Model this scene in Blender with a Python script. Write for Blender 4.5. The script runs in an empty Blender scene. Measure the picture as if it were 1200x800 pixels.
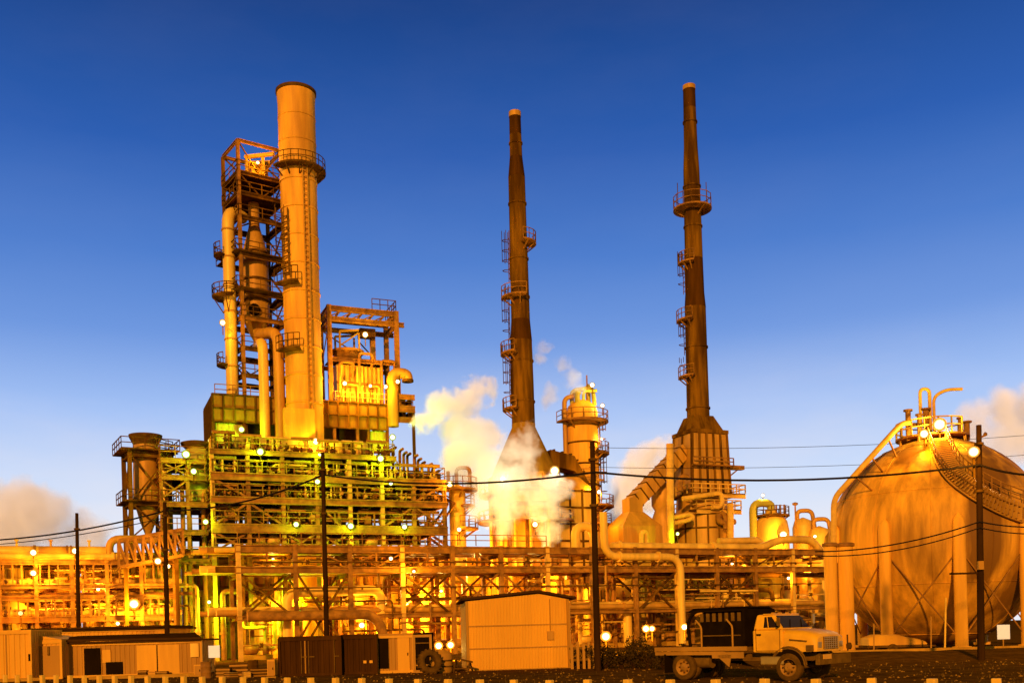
import bpy, math, random
from mathutils import Vector, Matrix
random.seed(7)
R = math.radians
scene = bpy.context.scene
COL = scene.collection
# ------------------------------------------------------------------ camera model
PHI, F, CYP, H = R(1.6), 1200.0, 742.0, 1.9
cP, sP = math.cos(PHI), math.sin(PHI)
def ray(px, py):
    u, v = (px-600)/F, (CYP-py)/F
    return u*cP+v*sP, -u*sP+v*cP
def W(px, py, Y):
    dx, dz = ray(px, py)
    return Vector((dx*Y, Y, H+dz*Y))
def ground_y(px, py):
    dx, dz = ray(px, py)
    return -H/dz
# plant grid: axis a runs right and away, axis b runs back and left
YAW = R(23)
ca, sa = math.cos(YAW), math.sin(YAW)
X0, Y0 = -25.2, 95.0
def G(a, b, z=0.0):
    return Vector((X0+a*ca-b*sa, Y0+a*sa+b*ca, z))
def PA(px, py, b):
    dx, dz = ray(px, py)
    a = (dx*(Y0+b*ca)-X0+b*sa)/(ca-dx*sa)
    Y = Y0+a*sa+b*ca
    return a, H+dz*Y
def pt(px, py, b):
    a, z = PA(px, py, b)
    return G(a, b, z)
cam = bpy.data.cameras.new('camera'); camo = bpy.data.objects.new('camera', cam); COL.objects.link(camo)
cam.sensor_width = 36; cam.lens = 36; cam.sensor_fit = 'HORIZONTAL'
cam.shift_y = (CYP-400)/1200; cam.clip_start = .1; cam.clip_end = 6000
camo.matrix_world = Matrix.Translation((0, 0, H)) @ Matrix.Rotation(PHI, 4, 'Y') @ Matrix.Rotation(R(90), 4, 'X')
scene.camera = camo
# ------------------------------------------------------------------ materials
def mat(name, base, rough=.6, metal=0.0, var=.35, scale=1.2, streak=False, dark=None, damt=.5, bump=.15, dpos=(.5, .68)):
    warm = lambda c: (min(.85, c[0]*1.1), c[1]*.77, c[2]*.13)  # orange of the lamplight is put into the base colours
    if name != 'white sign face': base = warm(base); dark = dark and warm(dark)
    m = bpy.data.materials.new(name); m.use_nodes = True
    n, l = m.node_tree.nodes, m.node_tree.links
    b = n['Principled BSDF']; b.inputs['Roughness'].default_value = rough; b.inputs['Metallic'].default_value = metal
    b.inputs['Specular IOR Level'].default_value = .35 if rough < .45 else (.05 if rough < .68 else 0.0)
    tc = n.new('ShaderNodeTexCoord'); mp = n.new('ShaderNodeMapping')
    l.new(tc.outputs['Object'], mp.inputs['Vector'])
    if streak: mp.inputs['Scale'].default_value = (1, 1, .12)
    n1 = n.new('ShaderNodeTexNoise'); n1.inputs['Scale'].default_value = scale; n1.inputs['Detail'].default_value = 6; n1.inputs['Roughness'].default_value = .65
    l.new(mp.outputs['Vector'], n1.inputs['Vector'])
    r1 = n.new('ShaderNodeValToRGB'); r1.color_ramp.elements[0].position = .3; r1.color_ramp.elements[1].position = .7
    r1.color_ramp.elements[0].color = tuple(c*(1-var) for c in base)+(1,)
    r1.color_ramp.elements[1].color = tuple(min(1, c*(1+var*.6)) for c in base)+(1,)
    l.new(n1.outputs['Fac'], r1.inputs['Fac'])
    out = r1.outputs['Color']
    if dark:
        n2 = n.new('ShaderNodeTexNoise'); n2.inputs['Scale'].default_value = scale*.45; n2.inputs['Detail'].default_value = 5
        l.new(mp.outputs['Vector'], n2.inputs['Vector'])
        r2 = n.new('ShaderNodeValToRGB'); r2.color_ramp.elements[0].position, r2.color_ramp.elements[1].position = dpos
        r2.color_ramp.elements[0].color = (0, 0, 0, 1); r2.color_ramp.elements[1].color = (damt, damt, damt, 1)
        l.new(n2.outputs['Fac'], r2.inputs['Fac'])
        mx = n.new('ShaderNodeMix'); mx.data_type = 'RGBA'
        l.new(r2.outputs['Color'], mx.inputs['Factor']); l.new(out, mx.inputs[6]); mx.inputs[7].default_value = dark+(1,)
        out = mx.outputs[2]
    l.new(out, b.inputs['Base Color'])
    if bump:
        n3 = n.new('ShaderNodeTexNoise'); n3.inputs['Scale'].default_value = 9; n3.inputs['Detail'].default_value = 4
        l.new(tc.outputs['Object'], n3.inputs['Vector'])
        bp = n.new('ShaderNodeBump'); bp.inputs['Strength'].default_value = bump; bp.inputs['Distance'].default_value = .05
        l.new(n3.outputs['Fac'], bp.inputs['Height']); l.new(bp.outputs['Normal'], b.inputs['Normal'])
    return m
def emis(name, col, s):
    m = bpy.data.materials.new(name); m.use_nodes = True
    n, l = m.node_tree.nodes, m.node_tree.links
    n.remove(n['Principled BSDF']); e = n.new('ShaderNodeEmission')
    e.inputs['Color'].default_value = col+(1,); e.inputs['Strength'].default_value = s
    l.new(e.outputs[0], n['Material Output'].inputs['Surface'])
    m.cycles.emission_sampling = 'NONE'
    return m
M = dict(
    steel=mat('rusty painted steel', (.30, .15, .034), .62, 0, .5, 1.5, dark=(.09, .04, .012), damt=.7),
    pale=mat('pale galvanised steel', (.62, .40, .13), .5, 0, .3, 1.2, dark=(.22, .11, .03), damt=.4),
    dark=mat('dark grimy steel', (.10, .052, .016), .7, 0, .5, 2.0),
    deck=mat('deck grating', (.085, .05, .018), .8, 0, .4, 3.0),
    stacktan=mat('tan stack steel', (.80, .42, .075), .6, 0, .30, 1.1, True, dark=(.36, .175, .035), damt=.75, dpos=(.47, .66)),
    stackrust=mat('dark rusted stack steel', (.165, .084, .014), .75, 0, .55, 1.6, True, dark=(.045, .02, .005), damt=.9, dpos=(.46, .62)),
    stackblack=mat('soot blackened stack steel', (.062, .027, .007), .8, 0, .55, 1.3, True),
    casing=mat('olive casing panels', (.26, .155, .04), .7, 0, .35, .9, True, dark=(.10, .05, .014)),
    greenlit=mat('green-lit pale cladding', (.42, .40, .11), .6, 0, .2, .8, True),  # green of the mercury lamps is put into this base colour
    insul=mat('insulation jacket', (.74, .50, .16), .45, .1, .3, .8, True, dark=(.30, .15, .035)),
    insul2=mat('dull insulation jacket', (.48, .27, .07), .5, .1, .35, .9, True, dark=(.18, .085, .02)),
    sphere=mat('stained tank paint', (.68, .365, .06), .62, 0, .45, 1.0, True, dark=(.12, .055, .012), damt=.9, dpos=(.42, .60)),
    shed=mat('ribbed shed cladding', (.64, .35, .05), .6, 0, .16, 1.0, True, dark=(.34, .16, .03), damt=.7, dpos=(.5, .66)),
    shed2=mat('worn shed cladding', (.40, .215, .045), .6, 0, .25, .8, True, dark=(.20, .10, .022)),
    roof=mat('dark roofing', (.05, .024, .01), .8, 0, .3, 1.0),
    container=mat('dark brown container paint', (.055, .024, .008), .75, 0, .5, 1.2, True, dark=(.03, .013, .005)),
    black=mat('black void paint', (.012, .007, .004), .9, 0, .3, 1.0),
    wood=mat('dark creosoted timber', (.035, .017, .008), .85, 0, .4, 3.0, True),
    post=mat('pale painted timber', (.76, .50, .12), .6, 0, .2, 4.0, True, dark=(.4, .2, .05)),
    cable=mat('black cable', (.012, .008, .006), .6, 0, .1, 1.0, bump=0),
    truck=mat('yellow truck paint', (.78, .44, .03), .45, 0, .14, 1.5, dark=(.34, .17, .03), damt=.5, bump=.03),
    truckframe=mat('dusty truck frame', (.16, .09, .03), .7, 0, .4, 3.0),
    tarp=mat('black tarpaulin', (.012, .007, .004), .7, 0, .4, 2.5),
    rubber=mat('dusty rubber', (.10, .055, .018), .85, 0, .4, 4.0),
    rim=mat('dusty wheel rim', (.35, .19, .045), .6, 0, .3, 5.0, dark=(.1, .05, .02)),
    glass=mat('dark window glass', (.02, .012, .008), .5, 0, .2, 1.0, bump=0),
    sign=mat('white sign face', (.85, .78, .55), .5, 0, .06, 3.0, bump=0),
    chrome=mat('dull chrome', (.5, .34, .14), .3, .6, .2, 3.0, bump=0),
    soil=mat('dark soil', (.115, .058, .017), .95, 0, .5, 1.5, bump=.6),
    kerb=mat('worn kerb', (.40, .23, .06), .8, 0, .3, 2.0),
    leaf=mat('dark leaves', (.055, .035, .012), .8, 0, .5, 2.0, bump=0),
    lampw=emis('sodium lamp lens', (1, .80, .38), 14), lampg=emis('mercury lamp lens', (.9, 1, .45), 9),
    lampb=emis('white lamp lens', (.92, .97, 1), 14), lampr=emis('amber lamp halo', (1, .72, .22), 2.2), lampy=emis('yellow green lamp halo', (.78, .98, .18), 1.8), lampo=emis('amber outer halo', (1, .52, .07), .75), lampv=emis('green outer halo', (.55, .72, .05), .6), lampd=emis('dim lamp lens', (1, .62, .13), 3.0),  # the weaker ring emissions imitate a halo around each lens
)
# ------------------------------------------------------------------ mesh builder
ORG = {}
class MB:
    def __init__(s): s.v = []; s.f = []; s.sm = []
    def add(s, vs, fs, smooth=False):
        o = len(s.v); s.v += [Vector(x) for x in vs]
        for f in fs: s.f.append([i+o for i in f]); s.sm.append(smooth)
        return s
    def box(s, c, d, yaw=0.0, tilt=None):
        c = Vector(c); m = Matrix.Rotation(yaw, 3, 'Z')
        if tilt is not None: m = m @ tilt
        x, y, z = d[0]/2, d[1]/2, d[2]/2
        vs = [c+m @ Vector((i*x, j*y, k*z)) for k in (-1, 1) for j in (-1, 1) for i in (-1, 1)]
        return s.add(vs, [(0, 2, 3, 1), (4, 5, 7, 6), (0, 1, 5, 4), (2, 6, 7, 3), (0, 4, 6, 2), (1, 3, 7, 5)])
    def bar(s, p, q, w, h=None, yaw=YAW):
        p, q = Vector(p), Vector(q); h = h or w; d = q-p
        if d.length < 1e-6: return s
        dn = d.normalized()
        if abs(dn.z) > .98: sx = Vector((math.cos(yaw), math.sin(yaw), 0))
        else: sx = dn.cross(Vector((0, 0, 1))).normalized()
        up = sx.cross(dn).normalized(); sx = dn.cross(up).normalized()
        vs = []
        for e in (p, q):
            for i, j in ((-1, -1), (1, -1), (1, 1), (-1, 1)): vs.append(e+sx*(i*w/2)+up*(j*h/2))
        return s.add(vs, [(3, 2, 1, 0), (4, 5, 6, 7), (0, 1, 5, 4), (1, 2, 6, 5), (2, 3, 7, 6), (3, 0, 4, 7)])
    def ib(s, p, q, w, h, t=None, yaw=YAW):
        p, q = Vector(p), Vector(q); t = t or h*.16; dn = (q-p).normalized()
        if abs(dn.z) > .98:
            sy = Vector((-math.sin(yaw), math.cos(yaw), 0)); sx = Vector((math.cos(yaw), math.sin(yaw), 0))
            s.bar(p+sy*(h/2-t/2), q+sy*(h/2-t/2), w, t, yaw); s.bar(p-sy*(h/2-t/2), q-sy*(h/2-t/2), w, t, yaw)
            return s.bar(p, q, t, h-2*t, yaw)
        sx = dn.cross(Vector((0, 0, 1))).normalized(); up = sx.cross(dn).normalized()
        s.bar(p+up*(h/2-t/2), q+up*(h/2-t/2), w, t); s.bar(p-up*(h/2-t/2), q-up*(h/2-t/2), w, t)
        return s.bar(p, q, t, h-2*t)
    def tube(s, pts, r, n=10, smooth=True, caps=True):
        pts = [Vector(p) for p in pts]; N = len(pts); rs = r if isinstance(r, (list, tuple)) else [r]*N
        ref = None; rings = []
        for i, p in enumerate(pts):
            t = (pts[min(i+1, N-1)]-pts[max(i-1, 0)]).normalized()
            if ref is None:
                ref = t.cross(Vector((0, 0, 1)))
                if ref.length < .05: ref = Vector((1, 0, 0))
            ref = (ref-t*ref.dot(t)).normalized(); o = t.cross(ref)
            rings.append([p+ref*(rs[i]*math.cos(2*math.pi*k/n))+o*(rs[i]*math.sin(2*math.pi*k/n)) for k in range(n)])
        vs = [v for rg in rings for v in rg]; fs = []
        for i in range(N-1):
            for k in range(n):
                a, b = i*n+k, i*n+(k+1) % n
                fs.append((a, b, b+n, a+n))
        s.add(vs, fs, smooth)
        if caps:
            s.add(rings[0], [tuple(range(n))[::-1]]); s.add(rings[-1], [tuple(range(n))])
        return s
    def pipe(s, pts, r, n=10, bend=None, k=5):
        pts = [Vector(p) for p in pts]; bend = bend or r*2.5; out = [pts[0]]
        for i in range(1, len(pts)-1):
            p = pts[i]; a = (pts[i-1]-p); b = (pts[i+1]-p)
            ba = min(bend, a.length*.49); bb = min(bend, b.length*.49); A = p+a.normalized()*ba; B = p+b.normalized()*bb
            for j in range(k+1):
                t = j/k; out.append(A*(1-t)**2+p*(2*t*(1-t))+B*t*t)
        out.append(pts[-1])
        return s.tube(out, r, n)
    def lathe(s, c, prof, n=28, smooth=True, ax=None, caps=True):
        c = Vector(c); ax = Vector(ax).normalized() if ax is not None else Vector((0, 0, 1))
        if abs(ax.z) > .99: e1, e2 = Vector((1, 0, 0)), Vector((0, 1, 0))
        else:
            e1 = ax.cross(Vector((0, 0, 1))).normalized(); e2 = ax.cross(e1).normalized()
        vs = []; fs = []
        for r, z in prof:
            for k in range(n):
                t = 2*math.pi*k/n; vs.append(c+ax*z+e1*(r*math.cos(t))+e2*(r*math.sin(t)))
        fl = abs(ax.z) > .99
        for i in range(len(prof)-1):
            for k in range(n):
                a, b = i*n+k, i*n+(k+1) % n
                fs.append((a, b, b+n, a+n) if fl else (a, a+n, b+n, b))
        s.add(vs, fs, smooth)
        if caps:
            for i, rev in ((0, True), (len(prof)-1, False)):
                if prof[i][0] > 1e-4:
                    rg = tuple(range(i*n, i*n+n)); s.add([vs[j] for j in rg], [tuple(range(n))[::-1] if rev else tuple(range(n))])
        return s
    def ringdeck(s, c, r0, r1, th=.15, a0=0, a1=360, n=24):
        c = Vector(c); vs = []; full = a1-a0 >= 360; N = n if full else n+1
        for k in range(N):
            t = R(a0+(a1-a0)*k/n); d = Vector((math.cos(t), math.sin(t), 0))
            for r, z in ((r0, 0), (r1, 0), (r1, -th), (r0, -th)): vs.append(c+d*r+Vector((0, 0, z)))
        fs = []
        for k in range(n):
            a, b = 4*k, 4*((k+1) % N)
            for j in range(4): fs.append((a+j, a+(j+1) % 4, b+(j+1) % 4, b+j))
        if not full: fs += [(0, 3, 2, 1), tuple(4*n+j for j in range(4))]
        return s.add(vs, fs)
    def rail(s, pts, h=1.1, step=1.5, r=.04, mid=True):
        pts = [Vector(p) for p in pts]
        for p, q in zip(pts, pts[1:]):
            n = max(1, round((q-p).length/step))
            for i in range(n+1):
                x = p.lerp(q, i/n); s.bar(x, x+Vector((0, 0, h)), r*2)
            for z in ((h, h*.5) if mid else (h,)): s.bar(p+Vector((0, 0, z)), q+Vector((0, 0, z)), r*2)
        return s
    def ringrail(s, c, r, a0=0, a1=360, h=1.1, n=14, t=.04):
        c = Vector(c); P = [c+Vector((math.cos(R(a0+(a1-a0)*k/n)), math.sin(R(a0+(a1-a0)*k/n)), 0))*r for k in range(n+1)]
        return s.rail(P, h, 99, t)
    def ladder(s, p, q, out, w=.5, cage=True, r=.035):
        p, q, out = Vector(p), Vector(q), Vector(out).normalized(); d = (q-p).normalized(); sd = d.cross(out).normalized()
        for e in (-1, 1): s.bar(p+sd*e*w/2, q+sd*e*w/2, r*2)
        L = (q-p).length; n = int(L/.6)
        for i in range(n): x = p+d*(i+.5)*.6; s.bar(x-sd*w/2, x+sd*w/2, r*1.6)
        if cage:
            n = int(L/1.2)
            for i in range(n):
                x = p+d*(i+1)*1.2
                P = [x+sd*(math.cos(R(t))*w*.75)+out*(math.sin(R(t))*w*1.5) for t in (0, 45, 90, 135, 180)]
                for a, b in zip(P, P[1:]): s.bar(a, b, .07)
            for t in (30, 90, 150):
                o = sd*(math.cos(R(t))*w*.75)+out*(math.sin(R(t))*w*1.5); s.bar(p+d*2.2+o, q+o, .06)
        return s
    def corr(s, p, q, z0, z1, pitch=.3, dep=.06):
        """corrugated wall from p to q (ground points), ribs towards the right-hand side of p->q"""
        p, q = Vector(p), Vector(q); d = q-p; L = d.length; d.normalize(); nn = Vector((d.y, -d.x, 0))
        n = max(2, int(L/pitch)); vs = []
        for i in range(n):
            for f, o in ((0, 0), (.3, 0), (.4, 1), (.9, 1)):
                x = p+d*(L*(i+f)/n)+nn*(dep*o)
                vs += [Vector((x.x, x.y, z0(x) if callable(z0) else z0)), Vector((x.x, x.y, z1(x) if callable(z1) else z1))]
        x = q; vs += [Vector((x.x, x.y, z0(x) if callable(z0) else z0)), Vector((x.x, x.y, z1(x) if callable(z1) else z1))]
        k = len(vs)//2
        return s.add(vs, [(2*i, 2*i+2, 2*i+3, 2*i+1) for i in range(k-1)])
    def prism(s, prof, p, q):
        """closed polygon prof of world points at p-offset, extruded by q-p"""
        n = len(prof); o = Vector(q)-Vector(p)
        vs = [Vector(x) for x in prof]+[Vector(x)+o for x in prof]
        return s.add(vs, [tuple(range(n))[::-1], tuple(range(n, 2*n))]+[(i, (i+1) % n, n+(i+1) % n, n+i) for i in range(n)])
    def build(s, name, m, parent=None, loc=None):
        o3 = ORG[parent.name] if parent is not None else Vector(loc if loc is not None else (0, 0, 0))
        me = bpy.data.meshes.new(name); me.from_pydata([tuple(v-o3) for v in s.v], [], s.f); me.validate()
        me.polygons.foreach_set('use_smooth', s.sm[:len(me.polygons)] if len(s.sm) == len(me.polygons) else [False]*len(me.polygons))
        me.materials.append(m if not isinstance(m, str) else M[m])
        o = bpy.data.objects.new(name, me); COL.objects.link(o)
        if parent is not None: o.parent = parent
        else: o.location = o3
        ORG[o.name] = o3
        return o
    def build_each(s, name, m, parent):
        """one object per separate piece"""
        par = list(range(len(s.v)))
        def find(i):
            while par[i] != i: par[i] = par[par[i]]; i = par[i]
            return i
        for f in s.f:
            for i in f[1:]: par[find(i)] = find(f[0])
        g = {}
        for f, sm in zip(s.f, s.sm): g.setdefault(find(f[0]), []).append((f, sm))
        for fs in g.values():
            b = MB(); ids = sorted({i for f, _ in fs for i in f}); mp = {i: k for k, i in enumerate(ids)}
            b.v = [s.v[i] for i in ids]; b.f = [[mp[i] for i in f] for f, _ in fs]; b.sm = [x for _, x in fs]; o = b.build(name, m, parent)
        return o
def tag(o, label, cat, group=None, kind=None):
    if label: o['label'] = label
    if cat: o['category'] = cat
    if group: o['group'] = group
    if kind: o['kind'] = kind
    return o
def T(name, label, cat, loc, group=None):
    o = bpy.data.objects.new(name, None); COL.objects.link(o); o.location = loc; o.empty_display_size = .5
    ORG[o.name] = Vector(loc)
    return tag(o, label, cat, group)
def dup(root, loc=None, label=None):
    r = root.copy(); COL.objects.link(r)
    if loc is not None: r.location = loc
    if label: r['label'] = label
    ORG[r.name] = Vector(r.location)
    for ch in list(root.children):
        c = ch.copy(); COL.objects.link(c); c.parent = r
        for g in ch.children:
            d = g.copy(); COL.objects.link(d); d.parent = c
    return r
V = Vector
def Z(z): return Vector((0, 0, z))
def flat(p, z=0): return Vector((p.x, p.y, z))
def zof(px, py, Y): return H+ray(px, py)[1]*Y
def zax(p, py, r=0):
    return H+(p.y-r)*((CYP-py)/F/cP-sP/cP*p.x/p.y)
def axis(px, py, b): return flat(pt(px, py, b))
def prof(p, lst):
    k = p.y/F
    return [(hw*k, zax(p, py, hw*k)) for py, hw in lst]
# ------------------------------------------------------------------ sky, sun
world = bpy.data.worlds.new('World'); scene.world = world; world.use_nodes = True
n, l = world.node_tree.nodes, world.node_tree.links
bg = n['Background']; tc = n.new('ShaderNodeTexCoord'); sx = n.new('ShaderNodeSeparateXYZ'); l.new(tc.outputs['Generated'], sx.inputs[0])
asn = n.new('ShaderNodeMath'); asn.operation = 'ARCSINE'; l.new(sx.outputs['Z'], asn.inputs[0])
mr = n.new('ShaderNodeMapRange'); mr.inputs['From Min'].default_value = 0; mr.inputs['From Max'].default_value = R(90)
l.new(asn.outputs[0], mr.inputs['Value'])
rp = n.new('ShaderNodeValToRGB'); l.new(mr.outputs[0], rp.inputs['Fac'])
def lin(c): return tuple((x/255/12.92 if x/255 <= .04045 else ((x/255+.055)/1.055)**2.4) for x in c)+(1,)
els = [(0, (236, 240, 250)), (5, (226, 236, 252)), (8.5, (200, 220, 252)), (12, (165, 195, 246)), (16, (112, 153, 224)), (20, (78, 126, 206)), (25, (46, 95, 178)), (31.5, (28, 68, 138)), (45, (16, 44, 96)), (90, (6, 18, 46))]
cr = rp.color_ramp
while len(cr.elements) < len(els): cr.elements.new(.5)
for e, (d, c) in zip(cr.elements, els): e.position = d/90; e.color = lin(c)
sn = n.new('ShaderNodeTexNoise'); sn.inputs['Scale'].default_value = 2.2; sn.inputs['Detail'].default_value = 7; sn.inputs['Roughness'].default_value = .6
sm_ = n.new('ShaderNodeMapping'); sm_.inputs['Scale'].default_value = (1, 1, 3.2); l.new(tc.outputs['Generated'], sm_.inputs['Vector']); l.new(sm_.outputs[0], sn.inputs['Vector'])
hz = n.new('ShaderNodeValToRGB'); hz.color_ramp.elements[0].position = 0; hz.color_ramp.elements[0].color = (.85, .85, .85, 1); hz.color_ramp.elements[1].position = .17; hz.color_ramp.elements[1].color = (.02, .02, .02, 1); l.new(mr.outputs[0], hz.inputs['Fac'])
nr_ = n.new('ShaderNodeMapRange'); nr_.inputs['From Min'].default_value = .42; nr_.inputs['From Max'].default_value = .72; l.new(sn.outputs['Fac'], nr_.inputs['Value'])
mm = n.new('ShaderNodeMath'); mm.operation = 'MULTIPLY'; l.new(nr_.outputs[0], mm.inputs[0]); l.new(hz.outputs['Color'], mm.inputs[1])
mxs = n.new('ShaderNodeMix'); mxs.data_type = 'RGBA'; l.new(mm.outputs[0], mxs.inputs['Factor']); l.new(rp.outputs['Color'], mxs.inputs[6]); mxs.inputs[7].default_value = lin((250, 235, 230))
bg.inputs['Strength'].default_value = 1.0; l.new(mxs.outputs[2], bg.inputs['Color'])
sun = bpy.data.lights.new('sun', 'SUN'); suno = bpy.data.objects.new('sun', sun); COL.objects.link(suno)
sun.energy = 4.0; sun.angle = R(1.5); sun.color = (1, .60, .27)
SUN_EL, SUN_AZ = R(16), R(-9)          # low, behind the camera and to its left
dvec = V((-math.sin(SUN_AZ)*math.cos(SUN_EL), math.cos(SUN_AZ)*math.cos(SUN_EL), -math.sin(SUN_EL)))
suno.rotation_euler = dvec.to_track_quat('-Z', 'Y').to_euler(); suno.location = (-30, -60, 40)
# ------------------------------------------------------------------ ground
def sheet(name, pts, z, m, kind='structure'):
    b = MB(); b.add([V((x, y, z)) for x, y in pts], [tuple(range(len(pts)))]); o = b.build(name, m); o['kind'] = kind; return o
sheet('ground', [(-3000, -300), (3000, -300), (3000, 3500), (-3000, 3500)], 0, 'soil')
yard = mat('oily gravel yard', (.14, .075, .022), .95, 0, .5, .6, dark=(.06, .03, .01), bump=.6)
sheet('yard', [(-75, 58), (60, 58), (90, 95), (130, 190), (-120, 190)], .004, yard)
road = mat('worn dark asphalt', (.13, .068, .02), .9, 0, .5, 1.6, dark=(.04, .02, .007), damt=.7, bump=.6)
sheet('road', [(-75, 52), (-28, 46), (2, 31), (14, 18), (22, 10), (70, 30), (70, 46), (14, 46), (0, 47), (-20, 57), (-75, 60)], .008, road)
# bank beside the road under the tank
b = MB(); rng = random.Random(3); pr = []
N = 40
for i in range(N+1):
    x = 11.5+i*1.15; yc = 53-.02*i
    for dy, z in ((-5.2, -.05), (-2.6, .16), (-.9, .40), (.6, .42), (2.2, .05), (3.4, -.05)):
        pr.append(V((x, yc+dy, z+(rng.uniform(-.05, .05) if z > 0 else 0))))
b.add(pr, [(6*i+j, 6*i+6+j, 6*i+7+j, 6*i+j+1) for i in range(N) for j in range(5)], True)
o = b.build('earth_bank', 'soil'); o['kind'] = 'structure'
b = MB(); b.bar(V((12, 57.5, .12)), V((62, 59, .12)), .3, .62); o = b.build('kerb', 'kerb'); o['kind'] = 'structure'
b = MB()
for x0, x1 in ((-8, 50), (105, 240)):
    b.bar(flat(W(x0, 796, 57), .03), flat(W(x1, 796, 57.6), .03), .3, .3)
o = b.build('kerb', 'kerb'); o['kind'] = 'structure'
# gravel scattered over the verge
b = MB(); rng = random.Random(19)
for i in range(2400):
    y = 22+38*rng.random()**1.3; x = rng.uniform(-.55, .55)*y; r_ = rng.uniform(.02, .07); p = V((x, y, r_*.3)); a = rng.uniform(0, 6.28)
    vs = [p+V((math.cos(a+k*1.571)*r_*rng.uniform(.7, 1.2), math.sin(a+k*1.571)*r_*rng.uniform(.7, 1.2), 0)) for k in range(4)]+[p+Z(r_*rng.uniform(.5, .9)), p-Z(r_*.6)]
    b.add(vs, [(0, 1, 4), (1, 2, 4), (2, 3, 4), (3, 0, 4), (1, 0, 5), (2, 1, 5), (3, 2, 5), (0, 3, 5)])
tag(b.build('gravel', mat('pale gravel', (.30, .17, .05), .9, 0, .5, 3, bump=0)), 'loose pale gravel scattered along the roadside', 'gravel', None, 'stuff')
# tufts of dry grass along the verge
b = MB(); rng = random.Random(11)
for i in range(2600):
    t = rng.random(); y = 24+34*t*rng.random()+rng.uniform(-1, 6); x = rng.uniform(-26, 24)
    if 4 < x < 14 and 31 < y < 41: continue
    h = rng.uniform(.05, .18); a = rng.uniform(0, 6.28); w = .02
    p = V((x, y, 0)); d = V((math.cos(a), math.sin(a), 0)); b.add([p-d*w, p+d*w, p+d*rng.uniform(-.08, .08)+Z(h)], [(0, 1, 2)])
tag(b.build('grass', mat('dry grass', (.12, .075, .03), .9, 0, .4, 2, bump=0)), 'sparse dry grass blades along the dark verge', 'grass', None, 'stuff')
# ------------------------------------------------------------------ tall tan stack
p = axis(356, 440, 12.5)
t = T('smokestack', 'broad tan-orange smokestack with a flared rim, tallest at the left', 'smokestack', p)
top = zax(p, 97, 2.0)
b = MB(); b.lathe(p, [(21*p.y/F, 0)]+prof(p, [(515, 21.5), (470, 21.3), (300, 21.0), (190, 21.3), (188, 21.6), (112, 21.6), (104, 22.2), (99, 22.2)]), 40)
sh = b.build('shaft', 'stacktan', t)
b = MB()
for py in (470, 437, 404, 371, 338, 305, 272, 239, 206, 160, 130):
    r = 21.45*p.y/F; z = zax(p, py, r); b.lathe(p, [(r-.05, z-.09), (r+.05, z-.09), (r+.05, z+.09), (r-.05, z+.09)], 40, caps=False)
b.build_each('seam_ring', 'stacktan', sh)
b = MB(); r = 22.2*p.y/F; b.lathe(p, [(r, top-.28), (r+.12, top-.22), (r+.12, top+.06), (r-.2, top+.06), (r-.3, top-1.2)], 40, caps=False); b.build('rim', 'dark', t)
zp = zax(p, 188, 2.6); r = 21.8*p.y/F
b = MB(); b.ringdeck(p+Z(zp), r-.05, r+.95, .2, -140, 110, 22)
for k in range(9):
    a = R(-135+30*k); d = V((math.cos(a), math.sin(a), 0)); b.bar(p+d*r+Z(zp-1.0), p+d*(r+.9)+Z(zp-.2), .12)
pl = b.build('platform', 'dark', t)
b = MB(); b.ringrail(p+Z(zp), r+.9, -140, 110, n=16, t=.032); b.build('railing', 'stackrust', pl)
od = V((.50, -.87, 0)); q = p+od*(r+.18)
b = MB(); b.ladder(q+Z(zax(p, 500)), q+Z(zp), od, .5, False, .05); b.build('ladder', 'insul2', t)
od = V((-.55, -.83, 0)); q = p+od*(r+.2)
b = MB(); b.ladder(q+Z(zax(p, 330)), q+Z(zax(p, 252)), od, .9, True, .06); b.build('ladder', 'stackrust', t)
for py in (330, 408):
    b = MB(); b.ringdeck(p+Z(zax(p, py, r)), r, r+1.1, .2, 215, 275, 6); pl = b.build('landing', 'stackrust', t)
    b = MB(); b.ringrail(p+Z(zax(p, py, r)), r+1.05, 215, 275, 1.4, 5, .04); b.build('railing', 'stackrust', pl)
b = MB(); b.box(p+V((-.2, -2.15, zax(p, 508))), (3.2, .8, 4.4), YAW); b.build('breeching', 'stacktan', t)
STK = p
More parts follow.
